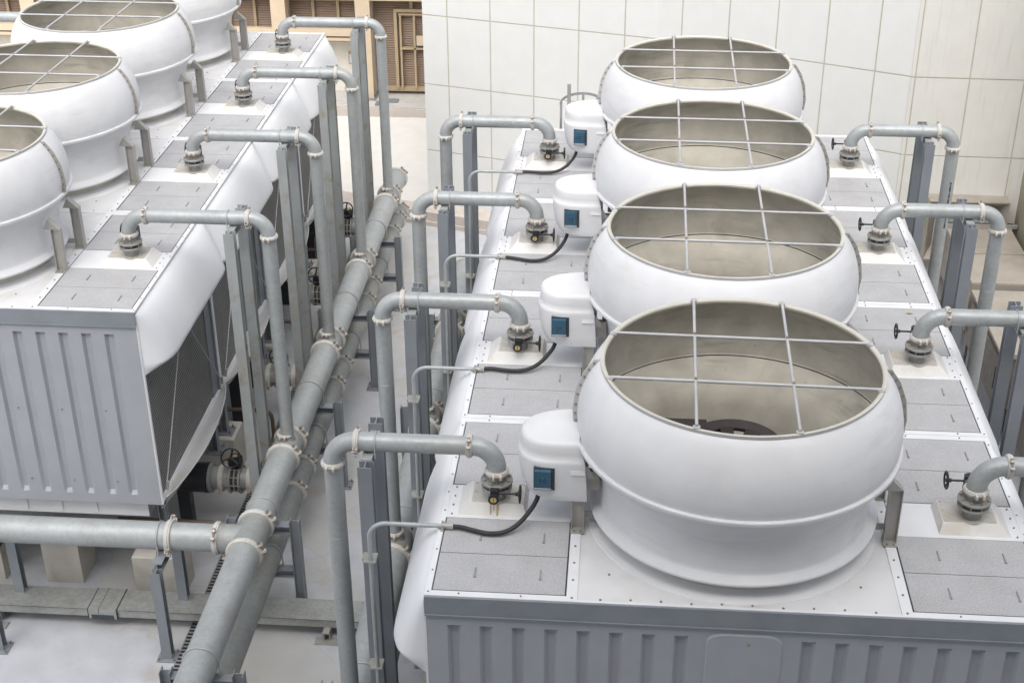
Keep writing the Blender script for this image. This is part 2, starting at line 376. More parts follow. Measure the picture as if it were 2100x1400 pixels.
# tan louvred building
tb = empty('louvred_building', (-8, 26, GZ), 'tan plant building with brown louvres at the top left beyond the towers', 'building')
TS = (8, -26, -GZ)
b = MB('lowwall'); b.box(-40, 26.25, GZ, -2.2, 34, 4); b.build('wall', tb, TS)
cols = [-18.3, -16.1, -13.9, -11.7, -9.5, -7.29, -5.1]
for cx in cols:
    b = MB('tanp'); b.hbeam((cx, 25.75, -4.2), (cx, 25.75, 4), .38, .34, .02, 'y'); b.box(cx-.19, 25.6, -4.2, cx+.19, 25.62, 4)
    b.use('steel'); b.box(cx-.25, 25.45, -4.2, cx+.25, 26.0, -4.175)
    b.build('column', tb, TS)
def louvre(x0, x1, z0, z1, pitch=.062, parent=tb, y=26.12):
    b = MB('slat'); z = z0; vs = []; pr = []
    while z < z1:
        pr += [(y, z), (y-.035, z+.012), (y-.02, z+pitch*.9)]; z += pitch
    n = len(pr); vs = [(x0, a, c) for a, c in pr] + [(x1, a, c) for a, c in pr]
    b.add(vs, [(i, i+1, n+i+1, n+i) for i in range(n-1)])
    return b.build('louvre_panel', parent, TS)
def frm(pts, name='frame', m='tan', y0=26.0, y1=26.12):
    b = MB(m)
    for (x0, z0, x1, z1) in pts: b.box(x0, y0, z0, x1, y1, z1)
    return b.build(name, tb, TS)
for a, c in zip([-40]+cols[:-1], cols):
    if a == -40: a = -20.5
    louvre(a+.19, c-.19, -2.72, -1.66)
    w3 = (c-a-.38)
    frm([(a+.19, -2.80, c-.19, -2.70), (a+.19+w3*.33, -2.70, a+.19+w3*.33+.07, -1.62), (a+.19+w3*.69, -2.70, a+.19+w3*.69+.07, -1.62), (a+.19, -1.72, c-.19, -1.62)])
    b = MB('tanp'); b.box(a+.19, 25.63, -2.55, c-.19, 25.8, -2.38); b.box(a+.19, 25.66, -2.68, c-.19, 25.95, -2.60); b.build('rail', tb, TS)
    louvre(a+.19, c-.19, -1.5, 1.0); b = MB('tanp'); b.box(a+.19, 25.6, -1.60, c-.19, 26.1, -1.45); b.build('rail', tb, TS)
louvre(-4.91, -2.4, -4.02, -1.66); louvre(-4.91, -2.4, -1.5, 1.0)
b = MB('tanp'); b.box(-4.91, 25.6, -1.60, -2.4, 26.1, -1.45); b.build('rail', tb, TS)
frm([(-4.91, -4.1, -2.4, -3.98), (-3.95, -1.98, -3.87, -1.6)])
dr = frm([(-4.36, -1.98, -2.6, -1.90), (-4.36, -4.0, -4.28, -1.98), (-4.24, -2.06, -2.6, -2.01), (-4.22, -4.0, -4.17, -2.06), (-3.86, -4.0, -3.81, -2.06), (-3.40, -4.0, -3.32, -2.06), (-4.17, -2.96, -3.4, -2.91)], 'door', 'tan', 25.93, 26.04)
b = MB('tanp'); b.box(-3.78, 25.90, -2.84, -3.44, 25.93, -2.58); b.use('clamp'); b.cyl((-3.56, 25.9, -2.66), (-3.56, 25.84, -2.66), .03, 10); b.cyl((-3.56, 25.9, -2.76), (-3.56, 25.84, -2.76), .025, 10)
b.build('lock_plate', dr)
b = MB('steel'); b.box(-4.75, 25.3, -4.2, -4.25, 25.55, -4.16); b.box(-4.8, 25.05, -4.2, -4.62, 25.28, -4.14); b.build('base_plate', tb, TS)
sg = MB('tan', 'tanp'); X, Y, Z = -5.60, 26.22, -3.34
sg.box(X-.055, Y, Z-.12, X+.18, Y+.03, Z+.22)
sg.use('trim'); sg.box(X-.03, Y-.012, Z-.09, X+.155, Y, Z+.14); sg.use('tan'); sg.box(X+.04, Y-.018, Z-.06, X+.085, Y-.012, Z+.10)
tag(sg.build('wall_sign'), 'small orange and white notice on the cream wall below the tan louvres', 'sign')

# ------------------------------------------------------------------ cooling tower cells
SH = (0, 0, -GZ)     # cell origin empty sits at roof level
SCX, SCY = 2.755, 1.45
def bolts(b, pts, z, r=.011, m='bolt'):
    b.use(m)
    for x, y in pts: b.cyl((x, y, z-.002), (x, y, z+.008), r, 8)

def fan_stack(root, rot):
    c = (SCX, SCY, 0)
    b = MB('frp')
    b.rev([(1.375, -.002), (1.370, .006), (1.34, .010), (1.29, .013), (1.22, .028), (1.17, .06), (1.155, .10), (1.15, .166)], c, n=96)
    b.rev([(1.15, .166), (1.32, .160), (1.340, .164), (1.353, .176), (1.356, .192), (1.350, .203), (1.31, .222), (1.276, .236), (1.266, .250), (1.262, .28), (1.258, .37), (1.256, .45), (1.268, .55),
           (1.298, .66), (1.345, .77), (1.395, .85), (1.432, .90), (1.455, .915)], c, n=96)
    b.rev([(1.455, .915), (1.495, .915), (1.498, .925), (1.498, .948), (1.492, .956), (1.462, .956)], c, n=96)
    st = b.build('fan_stack', root, SH)
    b = MB('frp')
    b.rev([(1.462, .956), (1.472, 1.0), (1.478, 1.07), (1.478, 1.15), (1.468, 1.24), (1.448, 1.33), (1.418, 1.42), (1.378, 1.505), (1.332, 1.578), (1.292, 1.626), (1.272, 1.64)], c, n=96)
    b.use('fin'); b.rev([(1.272, 1.64), (1.280, 1.642), (1.280, 1.668)], c, n=96); b.use('rim'); b.rev([(1.280, 1.668), (1.268, 1.672), (1.248, 1.666), (1.238, 1.655)], c, n=96)
    for s in (-1, 1):
        def P(rr, z, yy): return (SCX+s*rr, SCY+yy, z)
        prof = [(1.462, .956), (1.478, 1.11), (1.448, 1.33), (1.378, 1.505), (1.285, 1.636)]
        for k in range(4):
            (ra, za), (rb, zb) = prof[k], prof[k+1]
            for yy in ((-.012, .012),):
                vs = [P(ra-.03, za, yy[0]), P(ra+.048, za, yy[0]), P(rb+.048, zb, yy[0]), P(rb-.03, zb, yy[0]), P(ra-.03, za, yy[1]), P(ra+.048, za, yy[1]), P(rb+.048, zb, yy[1]), P(rb-.03, zb, yy[1])]
                b.use('bracket' if s == 1 else 'fin'); b.add(vs, [(0, 3, 2, 1), (4, 5, 6, 7), (0, 1, 5, 4), (2, 6, 7, 3), (0, 4, 7, 3), (1, 2, 6, 5)])
            for t in (.25, .75):
                rr, zz = ra+(rb-ra)*t+.024, za+(zb-za)*t
                b.use('bolt'); b.cyl(P(rr, zz, -.022), P(rr, zz, .022), .011, 8)
    b.build('upper_barrel', st, sharp=28)
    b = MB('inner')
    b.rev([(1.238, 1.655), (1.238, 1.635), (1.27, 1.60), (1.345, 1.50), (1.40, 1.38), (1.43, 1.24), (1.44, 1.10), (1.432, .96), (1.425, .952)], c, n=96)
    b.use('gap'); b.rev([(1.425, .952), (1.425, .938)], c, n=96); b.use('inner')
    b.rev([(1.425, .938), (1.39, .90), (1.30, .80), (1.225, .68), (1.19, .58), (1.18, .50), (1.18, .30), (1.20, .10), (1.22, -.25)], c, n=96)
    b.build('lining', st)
    # guard bars
    m = Matrix.Rotation(rot, 3, 'Z')
    for s in (-1, 1):
        for ax in (0, 1):
            h = math.sqrt(1.25**2-.42**2)
            p0, p1 = ((-h, s*.42), (h, s*.42)) if ax == 0 else ((s*.425, -h), (s*.425, h))
            z = 1.682 if ax == 0 else 1.690
            q0 = m @ Vector((*p0, z)); q1 = m @ Vector((*p1, z))
            g = MB('bar'); o = Vector((SCX, SCY, 0)); g.cyl(q0+o, q1+o, .0145, 12)
            if ax == 0:
                for s2 in (-1, 1):
                    cc = m @ Vector((s2*.425, s*.42, 0)) + o; g.use('copper'); g.cyl((cc.x, cc.y, 1.68), (cc.x, cc.y, 1.722), .012, 8)
            for q in (q0, q1): g.use('bar'); g.box(q.x+o.x-.03, q.y+o.y-.025, 1.662, q.x+o.x+.03, q.y+o.y+.025, 1.680)
            g.build('guard_bar', st)
    # drive pulley and fan
    b = MB('pulley')
    zc = .74
    b.rev([(.10, zc+.03), (.12, zc+.05), (.18, zc+.03), (.21, zc+.02)], c, n=32)
    b.rev([(.34, zc+.015), (.38, zc+.03), (.44, zc+.05), (.45, zc+.045), (.45, zc-.06), (.42, zc-.06), (.38, zc-.02), (.34, zc-.02)], c, n=48, closed=True)
    for i in range(8):
        a = i*math.pi/4; b.rev([(0.12, -.02), (.35, -.02), (.35, .02), (.12, .02)], (SCX, SCY, zc), n=4, a0=a, a1=a+.42, closed=True)
    b.rev([(0, zc+.05), (.12, zc+.05), (.12, zc-.25), (0, zc-.25)], c, n=24)
    b.box(SCX-1.30, SCY+.26, zc-.03, SCX-.25, SCY+.44, zc+.035); b.box(SCX-1.30, SCY-.44, zc-.03, SCX-.25, SCY-.26, zc+.0)
    b.build('drive_pulley', root, SH)
    b = MB('bracket')
    for i in range(6):
        a = i*math.pi/3+.3; ca, sa = math.cos(a), math.sin(a); vs = []
        for rr, wd, tw in ((.2, .10, .5), (.7, .16, .32), (1.14, .14, .2)):
            for s in (-1, 1):
                vs.append((SCX+ca*rr-sa*wd*s, SCY+sa*rr+ca*wd*s, .30+s*wd*tw))
                vs.append((SCX+ca*rr-sa*wd*s, SCY+sa*rr+ca*wd*s, .315+s*wd*tw))
        b.add(vs, [(0, 2, 6, 4), (4, 6, 10, 8), (1, 5, 7, 3), (5, 9, 11, 7), (0, 4, 5, 1), (4, 8, 9, 5), (2, 3, 7, 6), (6, 7, 11, 10), (8, 10, 11, 9)])
    b.cyl((SCX, SCY, .1), (SCX, SCY, .45), .16, 20)
    b.build('fan', root, SH)

def brackets(root):
    for side in (-1, 1):
        xb = SCX + side*1.445
        for yb in (1.10, 1.80):
            b = MB('bracket'); dd = 1 if yb < 1.4 else -1
            b.box(xb-.052, yb-.004, .025, xb+.052, yb+.004, .60)
            b.box(xb-.060, yb-.045, .025, xb-.052, yb+.045, .60); b.box(xb+.052, yb-.045, .025, xb+.060, yb+.045, .60)
            b.box(xb-.065, yb-.10*(dd > 0)-.05*(dd < 0), .013, xb+.065, yb+.05*(dd > 0)+.10*(dd < 0), .025)
            so, si = xb+side*.060, xb-side*.060
            b.prism([(so, .60), (si, .60), (si-side*.09, .60), (si-side*.02, .735)], 'y', yb-.045, yb-.037)
            b.prism([(so, .60), (si-side*.02, .735), (si-side*.02, .727), (so-side*.012, .60)], 'y', yb-.037, yb+.045)
            b.box(si, yb+.05*dd, .10, si-side*.10, yb+.06*dd, .17)
            bolts(b, [(xb-.03, yb-.075*dd), (xb+.03, yb-.075*dd)], .025, .011)
            b.build('bracket', root, SH)

def motor_cover(root):
    yc = 1.375
    lv = [(.345, .325, .835, 1.392), (.36, .330, .812, 1.391), (.41, .338, .785, 1.390), (.50, .345, .757, 1.385), (.60, .350, .742, 1.38), (.745, .353, .731, 1.37), (.768, .351, .732, 1.365),
          (.785, .343, .741, 1.36), (.796, .332, .752, 1.36), (.85, .330, .754, 1.345), (.925, .327, .758, 1.325), (.952, .318, .768, 1.32), (.966, .302, .786, 1.315), (.972, .28, .81, 1.31)]
    n = 20; vs = []; N = n+3
    for z, h, xl, xr in lv:
        ring = [(xr, yc+h)]
        for j in range(n+1):
            a = math.pi/2 + math.pi*j/n
            rx = min(.56, xr-xl-.03) if a < math.pi else .34; pw = 1.0 if a < math.pi else .85
            ca, sa = math.cos(a), math.sin(a)
            ring.append((xl + rx*(1 + ca) if a < math.pi else xl + rx*(1 - abs(ca)**pw), yc+h*(sa if a < math.pi else -abs(sa)**pw)))
        ring.append((xr, yc-h))
        vs += [(x, y, z) for x, y in ring]
    b = MB('frp'); K = len(lv)
    fs = [(i*N+j, i*N+j+1, (i+1)*N+j+1, (i+1)*N+j) for i in range(K-1) for j in range(N-1)]
    b.add(vs, fs, True); b.add(vs[-N:], [tuple(range(N))], True); b.add(vs[:N], [tuple(range(N))[::-1]])
    b.add([vs[i*N] for i in range(K)] + [vs[i*N+N-1] for i in range(K)], [(i, i+1, K+i+1, K+i) for i in range(K-1)])
    # short raised lip at the stack end of the side
    b.frust(1.235, yc-.366, .66, 1.372, yc-.34, .70, .0, .0, .012, 0)
    cv = b.build('motor_cover', root, SH, sharp=50)
    yf = yc-.350
    b = MB('gap'); b.box(.897, yf-.004, .478, 1.093, yf+.05, .720); b.build('dark_opening_panel', cv)  # dark panel painted in for the shade inside the cover's opening
    b = MB('motor')
    b.prism([(yf-.036, .497), (yf-.042, .665), (yf-.032, .695), (yf-.0, .708), (yf+.05, .708), (yf+.05, .497)], 'x', .906, 1.058)
    b.use('mlight'); b.prism([(yf-.038, .490), (yf-.045, .518), (yf-.03, .520), (yf+.01, .490)], 'x', .904, 1.060)
    b.use('copper'); b.cyl((.922, yf-.05, .503), (.922, yf-.03, .503), .008, 8); b.cyl((1.042, yf-.05, .503), (1.042, yf-.03, .503), .008, 8)
    b.use('motor'); b.torus((.982, yf-.041, .605), (0, 1, 0), .030, .004, 24, 6, .4, 5.9); b.torus((.985, yf-.041, .605), (0, 1, 0), .014, .004, 16, 6); b.box(.995, yf-.046, .600, 1.010, yf-.037, .609)
    b.build('motor', cv)
    # strap to the stack
    b = MB('bracket'); b.box(1.34, yc-.20, .40, 1.50, yc-.14, .60); b.build('cover_bracket', root, SH)

def hatches(root):
    def mir(x): return 5.5-x
    for side in (0, 1):
        fx = (lambda x: x) if side == 0 else mir
        x0, x1 = sorted((fx(.065), fx(1.235)))
        for (ya, yb, yc, yd) in ((.085, .625, .634, 1.175), (1.745, 2.315, 2.324, 2.905)):
            for (p, q) in ((ya, yb), (yc, yd)):
                b = MB('gap'); b.box(x0-.010, p-.006, .002, x1+.010, q+.006, .008)
                b.use('plate'); b.box(x0, p, .008, x1, q, .013)
                h = b.build('hatch_cover', root, SH)
                ym = (p+q)/2
                for hx in (x0+.35, x0+.94):
                    g = MB('cast'); g.box(hx-.006, ym-.065, .013, hx+.006, ym+.065, .024); g.cyl((hx, ym-.068, .013), (hx, ym-.068, .022), .013, 8); g.build('pull_handle', h)

def deck(root, first):
    b = MB('deck')
    b.box(.0, .003, -.06, 5.5, 2.997, 0)
    t = 'trim'; b.use(t)
    for s in (0, 1):
        f = (lambda x: x) if s == 0 else (lambda x: 5.5-x)
        b.box(f(.0), .003, 0, f(.052), 2.997, .014)              # outer edge angle
        b.box(f(1.25), .003, 0, f(1.345), 2.997, .012)           # strip beside the centre plate
        b.box(f(.052), .003, 0, f(1.25), .075, .012); b.box(f(.052), 2.915, 0, f(1.25), 2.997, .012)
        b.box(f(.052), 1.186, 0, f(1.25), 1.735, .010)           # plate under the pipe pedestal
        b.use('gap'); b.box(f(1.243), .08, 0, f(1.25), 2.91, .0135); b.use(t)
    b.box(1.345, .003, 0, 4.155, .03, .010); b.box(1.345, 2.97, 0, 4.155, 2.997, .010)
    for s in (0, 1):
        f = (lambda x: x) if s == 0 else (lambda x: 5.5-x)
        bolts(b, [(f(1.30), .05+.252*i) for i in range(12)], .012)
        bolts(b, [(f(.028), .05+.31*i) for i in range(10)] + [(f(.10), 1.24+i*.15) for i in range(4)], .012, .009)
        bolts(b, [(f(.30), .04), (f(.85), .04), (f(.30), 2.955), (f(.85), 2.955)], .012, .009)
        b.use(t)
    bolts(b, [(1.55+.265*i, .07 if i % 3 else .055) for i in range(10)], .0)
    bolts(b, [(1.62, .42), (3.85, .40), (1.62, 2.6), (3.85, 2.6)], 0)
    b.build('deck', root, SH)
    # pedestals
    for s in (0, 1):
        p = MB('ped')
        if s == 0:
            p.frust(.155, 1.235, .010, .815, 1.70, .105, .10, .035, .075, .03)
            p.use('pedplate'); p.box(.285, 1.318, .105, .772, 1.66, .110)
            bolts(p, [(x, y) for x in (.31, .75) for y in (1.34, 1.49, 1.64)], .110, .009, 'clamp')
        else:
            p.frust(4.685, 1.235, .010, 5.345, 1.70, .105, .035, .10, .075, .03)
            p.use('pedplate'); p.box(4.728, 1.318, .105, 5.215, 1.66, .110)
            bolts(p, [(x, y) for x in (4.75, 5.19) for y in (1.34, 1.49, 1.64)], .110, .009, 'clamp')
        if s == 0 and first:
            p.use('rustrun')
            for xx, ww, l in ((.462, .020, .9), (.495, .012, .6), (.525, .026, 1.0)):
                za, zb = .105, .105-.095*l; ya, yb = 1.235+.075*(za-.01)/.095, 1.235+.075*(zb-.01)/.095
                p.add([(xx, ya-.0012, za), (xx+ww, ya-.0012, za), (xx+ww*.8, yb-.0016, zb), (xx+ww*.1, yb-.0016, zb), (xx, ya+.004, za-.002), (xx+ww, ya+.004, za-.002), (xx+ww*.8, yb+.004, zb), (xx+ww*.1, yb+.004, zb)], [(0, 1, 2, 3), (4, 7, 6, 5), (0, 4, 5, 1), (3, 2, 6, 7), (0, 3, 7, 4), (1, 5, 6, 2)])
        p.build('inlet_box', root, SH)

def fascia(root, end):
    if end:
        b = MB('fascia'); b.box(0, -.018, -.185, 5.5, .003, .004); b.box(0, -.030, -.195, 5.5, -.018, -.185)
        b.use('bracket'); b.box(-.004, -.020, -.19, .0, .0, .004)
        b.build('fascia', root, SH)
    # ribbed end panel
    def ribbed(y, d):
        fl = [(.195+.288*i, .195+.288*i+.122) for i in range(8)] + [(3.32+.292*i, 3.32+.292*i+.125) for i in range(8)]
        fl = [f for f in fl if f[1] < 5.42]
        xs = [0]; meta = []
        for a, c in fl:
            if a > 2.35 and c < 3.2: continue
            xs += [a, a+.030, c-.030, c]; meta.append((a, c))
        xs.append(5.5); xs = sorted(set(xs))
        zt, zbm = -.31, -2.70
        zs = [-2.84, zbm, zbm+.05, -1.9, -1.1, zt-.022, zt, -.19]
        def inside(x, z): return any(a+.01 < x < c-.01 for a, c in meta) and zbm+.02 < z < zt-.01
        vs = []
        for z in zs:
            for x in xs: vs.append((x, y + (d*.042 if inside(x, z) else 0), z))
        n = len(xs); fs = [(j*n+i, j*n+i+1, (j+1)*n+i+1, (j+1)*n+i) for j in range(len(zs)-1) for i in range(n-1)]
        b = MB('panel'); b.add(vs, fs)
        # thin returns so the sheet has thickness
        b.box(0, y+d*.05, -2.84, 5.5, y+d*.07, -.19)
        if d > 0:
            b.use('trim'); b.box(-.003, y-.003, -2.84, .008, y+.02, -.19); b.box(5.492, y-.003, -2.84, 5.503, y+.02, -.19)
            bolts_y = [(.34+.575*i, -1.42) for i in range(9)] + [(.34+.575*i, -2.50) for i in range(9)]
            b.use('bolt')
            for x, z in bolts_y: b.cyl((x, y-.008, z), (x, y+.002, z), .012, 8)
        o = b.build('end_panel', root, SH)
        return o
    if end:
        e = ribbed(0.0, 1)
        b = MB('panel')   # arched inspection door pressed into the panel
        pts = []
        X0, X1, Z0, Z1, rr = 2.49, 3.16, -2.3, -.255, .16
        pts = [(X0, Z0), (X1, Z0)] + [(X1-rr+rr*math.cos(a), Z1-rr*.6+rr*.6*math.sin(a)) for a in [i*math.pi/12 for i in range(7)]] + [(X0+rr+rr*math.cos(a), Z1-rr*.6+rr*.6*math.sin(a)) for a in [math.pi/2+i*math.pi/12 for i in range(7)]]
        ctr = Vector(((X0+X1)/2, (Z0+Z1)/2)); n = len(pts)
        outer = [(x, -.001, z) for x, z in pts]; inn = [(ctr.x+(x-ctr.x)*.965, -.016, ctr.y+(z-ctr.y)*.985) for x, z in pts]
        b.add(outer+inn, [(i, (i+1) % n, n+(i+1) % n, n+i) for i in range(n)] + [tuple(range(n, 2*n))])
        b.use('bolt'); b.cyl((2.86, -.024, -.36), (2.86, -.014, -.36), .012, 8)
        b.build('inspection_door', e)
    else:
        b = MB('panel'); b.box(0, .005, -2.84, 5.5, .012, -.06); b.build('partition', root, SH)

def hood(root, s):
    X = 5.5 if s > 0 else 0.0
    prof = [(0, -.035), (.035, -.045), (.10, -.10), (.165, -.19), (.225, -.30), (.275, -.42), (.318, -.54), (.352, -.65), (.360, -.70), (.350, -.722), (.30, -.755), (.15, -.835), (.0, -.905)]
    ys = []; L0, L1, cr = .012, 2.988, .42
    n1 = 9
    for i in range(n1+1): t = i/n1; ys.append((L0 + cr*(1-math.cos(t*math.pi/2)), math.sin(t*math.pi/2)))
    for t in (.33, .66): ys.append((L0+cr+(L1-L0-2*cr)*t, 1.0))
    for i in range(n1, -1, -1): t = i/n1; ys.append((L1 - cr*(1-math.cos(t*math.pi/2)), math.sin(t*math.pi/2)))
    vs = []; n = len(prof)
    for y, k in ys:
        for j, (u, z) in enumerate(prof):      # the lower edge swells out faster than the top
            kk = .02+.98*k**(1.15 - .85*j/(n-1)); vs.append((X + s*u*kk, y, z))
    b = MB('hood'); b.add(vs, [(i*n+j, i*n+j+1, (i+1)*n+j+1, (i+1)*n+j) for i in range(len(ys)-1) for j in range(n-1)], True)
    b.build('hood', root, SH, sharp=60)

def louvre_side(root, s):
    X = 5.5 if s > 0 else 0.0
    f = lambda u: X + s*u
    b = MB('fill'); b.box(f(-.07), .07, -2.80, f(-.05), 2.93, -.10); b.build('fill_panel', root, SH)
    b = MB('steel'); b.box(f(-.05), 0.003, -2.84, f(.0), .06, -.02); b.use('trim'); b.box(f(0), .003, -2.84, f(.014), .035, -.05); b.build('corner_post', root, SH)
    b = MB('steel'); b.box(f(-.05), 2.94, -2.84, f(.0), 2.997, -.02); b.box(f(-.052), 2.70, -2.80, f(-.030), 2.94, -.10); b.use('trim'); b.box(f(0), 2.96, -2.84, f(.014), 2.997, -.05); b.build('corner_post', root, SH)
    for yy in (.10, 2.90):
        b = MB('rod'); b.cyl((f(.06), 1.5, -.80), (f(.05), yy, -2.62), .010, 8); b.sweep([(f(.07), yy+(.02 if yy < 1 else -.02), -2.54), (f(.05), yy, -2.66)], .022, 8); b.build('tie_rod', root, SH)
    # basin lip bulging outwards
    n = 14; top = []; bot = []; out = []
    vs = []
    for i in range(n+1):
        t = i/n; y = .003 + 2.994*t; bul = .06 + .20*math.sin(math.pi*t)**.7
        vs += [(f(-.02), y, -2.83), (f(bul*.55), y, -2.79), (f(bul), y, -2.715), (f(bul+.012), y, -2.715), (f(bul*.6), y, -2.84), (f(-.02), y, -2.90)]
    b = MB('deck'); K = 6
    b.add(vs, [(i*K+j, i*K+(j+1) % K, (i+1)*K+(j+1) % K, (i+1)*K+j) for i in range(n) for j in range(K)], True)
    b.build('basin_lip', root, SH)

def base(root):
    b = MB('frp'); b.frust(.25, .12, -3.12, 2.65, 2.88, -2.84, .0, .0, .0, .0)
    b.frust(2.85, .12, -3.12, 5.25, 2.88, -2.84, 0, 0, 0, 0)
    for x0, x1 in ((.25, 2.65), (2.85, 5.25)):
        for q in (.3, .5, .7): xm = x0+(x1-x0)*q; b.box(xm-.03, .105, -3.08, xm+.03, .12, -2.86)
    b.box(0, .02, -2.86, 5.5, 2.98, -2.80)
    b.build('basin', root, SH)
    b = MB('steel')
    b.box(.06, .02, -3.34, 5.44, .11, -3.22); b.box(.06, 2.89, -3.34, 5.44, 2.98, -3.22)
    b.build('floor_beam', root, SH)
    for x in (.10, 2.75, 5.40):
        for y in (.25, 2.7) if x != 2.75 else (.06,):
            b = MB('steel'); b.hbeam((x, y, -3.72), (x, y, -2.84), .12, .10, .01, 'x'); b.box(x-.14, y-.13, -3.735, x+.14, y+.13, -3.715)
            b.use('bolt')
            for dx in (-.1, .1):
                for dy in (-.09, .09): b.cyl((x+dx, y+dy, -3.715), (x+dx, y+dy, -3.66), .014, 8)
            b.build('leg', root, SH)

def make_cell(x, y, label, group, first, rot):
    root = empty('cooling_tower', (x, y, GZ), label, 'cooling tower', group)
    deck(root, first); hatches(root); fan_stack(root, rot); brackets(root); motor_cover(root)
    for s in (-1, 1): hood(root, s); louvre_side(root, s)
    base(root); fascia(root, first)
    return root
XL, YL = -4.266-5.5, 5.162
gR, gL = 'cooling towers in the right-hand row', 'cooling towers in the left-hand row'
c0 = make_cell(0, 0, 'nearest cooling tower of the right-hand row, large stack in the foreground', gR, True, R(-1.3))
c1 = make_cell(0, 3, 'second cooling tower from the camera in the right-hand row', gR, False, R(-.8))
for i, nm in ((2, 'third cooling tower from the camera in the right-hand row'), (3, 'farthest cooling tower of the right-hand row, against the off-white panelled wall')):
    o = copy_tree(c1, (0, 3*i, GZ)); o['label'] = nm
o = copy_tree(c0, (XL, YL, GZ)); o['label'] = 'nearest cooling tower of the left-hand row, pale ribbed end wall'; o['group'] = gL
for i, nm in ((1, 'second cooling tower of the left-hand row, its stack half cut by the left edge'), (2, 'third cooling tower of the left-hand row, stack reaching the top edge'), (3, 'farthest cooling tower of the left-hand row, stack cut by the top edge')):
    o = copy_tree(c1, (XL, YL+3*i, GZ)); o['label'] = nm; o['group'] = gL

# ------------------------------------------------------------------ pipe work
def arc(c, r, a0, a1, n=10, plane='xz', sx=1):
    out = []
    for i in range(n+1):
        a = a0+(a1-a0)*i/n; out.append((c[0]+sx*r*math.cos(a), c[1], c[2]+r*math.sin(a)))
    return out

def coupling(parent, c, axis, r, ear, name='coupling', w=.055, sc=1.0, shift=(0, 0, 0)):
    c = Vector(c); a = Vector(axis).normalized(); e = Vector(ear).normalized(); t = a.cross(e)
    b = MB('clamp'); o = r+.020*sc
    b.rev([(r-.002, -w/2), (o-.006, -w/2), (o, -w/2+.006), (o, -.012*sc), (o+.006*sc, -.008*sc), (o+.006*sc, .008*sc), (o, .012*sc), (o, w/2-.006), (o-.006, w/2), (r-.002, w/2)], c, tuple(a), 32, closed=True)
    for s in (1, -1):
        d = e*s
        for k in (1, -1):
            p0 = c + d*(r+.012*sc) + t*(k*.024*sc); 
            vs = []
            for tt in (0, .020*sc*k):
                for ww in (-w*.42, w*.42):
                    for dd, kk in ((0, 1), (.045*sc, .75)): vs.append(p0 + t*tt + a*ww*kk + d*dd)
            b.add(vs, [(0, 1, 3, 2), (4, 6, 7, 5), (0, 4, 5, 1), (2, 3, 7, 6), (1, 5, 7, 3), (0, 2, 6, 4)])
        q = c + d*(r+.036*sc); b.use('bolt'); b.cyl(q - t*.062*sc, q + t*.062*sc, .0095*sc, 8); b.cyl(q - t*.062*sc, q - t*.046*sc, .017*sc, 6); b.cyl(q + t*.046*sc, q + t*.058*sc, .017*sc, 6); b.use('clamp')
    return b.build(name, parent, shift)

def valve(parent, x, y, sx, kind, shift):
    b = MB('pedplate'); b.cyl((x, y, .106), (x, y, .114), .13, 24)
    b.use('cast'); b.cyl((x, y, .110), (x, y, .225), .088, 24)
    b.ring((x, y, .232), (0, 0, 1), .08, .148, .028); b.ring((x, y, .302), (0, 0, 1), .08, .155, .026)
    b.cyl((x, y, .30), (x, y, .40), .090, 24)
    b.use('gap'); b.cyl((x, y, .245), (x, y, .290), .105, 24)
    b.use('motor'); b.box(x-.03, y-.112, .25, x+.03, y-.10, .286)
    b.use('copper')
    for i in range(8):
        a = math.pi/8+i*math.pi/4; px, py = x+.128*math.cos(a), y+.128*math.sin(a)
        b.cyl((px, py, .200), (px, py, .335), .0085, 8); b.cyl((px, py, .316), (px, py, .334), .0165, 6); b.cyl((px, py, .198), (px, py, .214), .0165, 6)
    v = b.build('valve', parent, shift)
    g = MB('black'); zc = .262
    if kind == 'front':
        g.box(x-.045, y-.215, zc-.045, x+.035, y-.12, zc+.05); g.cyl((x-.012, y-.215, zc-.03), (x-.012, y-.245, zc-.03), .052, 20)
        g.use('brass'); g.cyl((x-.012, y-.243, zc-.03), (x-.012, y-.249, zc-.03), .030, 18); g.use('black'); g.box(x-.015, y-.252, zc-.06, x-.009, y-.248, zc-.0)
        wy, wx, ws = y-.17, x+.235, 1
    else:
        g.box(x-.06, y+.12, zc+.0, x+.06, y+.24, zc+.16); g.cyl((x-.02, y+.18, zc-.02), (x-.02, y+.18, zc+.18), .05, 18)
        wy, wx, ws = y+.18, x-(.235 if kind == 'back' else .15), -1
    g.build('gearbox', v)
    h = MB('black'); zc2 = zc + (.0 if kind == 'front' else .12)
    h.cyl((x+(.03 if ws > 0 else -.05), wy, zc2), (wx, wy, zc2), .011, 10)
    h.torus((wx, wy, zc2), (1, 0, 0), .082, .0095, 28, 8)
    h.cyl((wx-ws*.045, wy, zc2), (wx+ws*.006, wy, zc2), .020, 12)
    for i in range(3):
        a = .5+i*2*math.pi/3; h.cyl((wx-ws*.02, wy, zc2), (wx, wy+.08*math.cos(a), zc2+.08*math.sin(a)), .007, 8)
    h.build('handwheel', v)

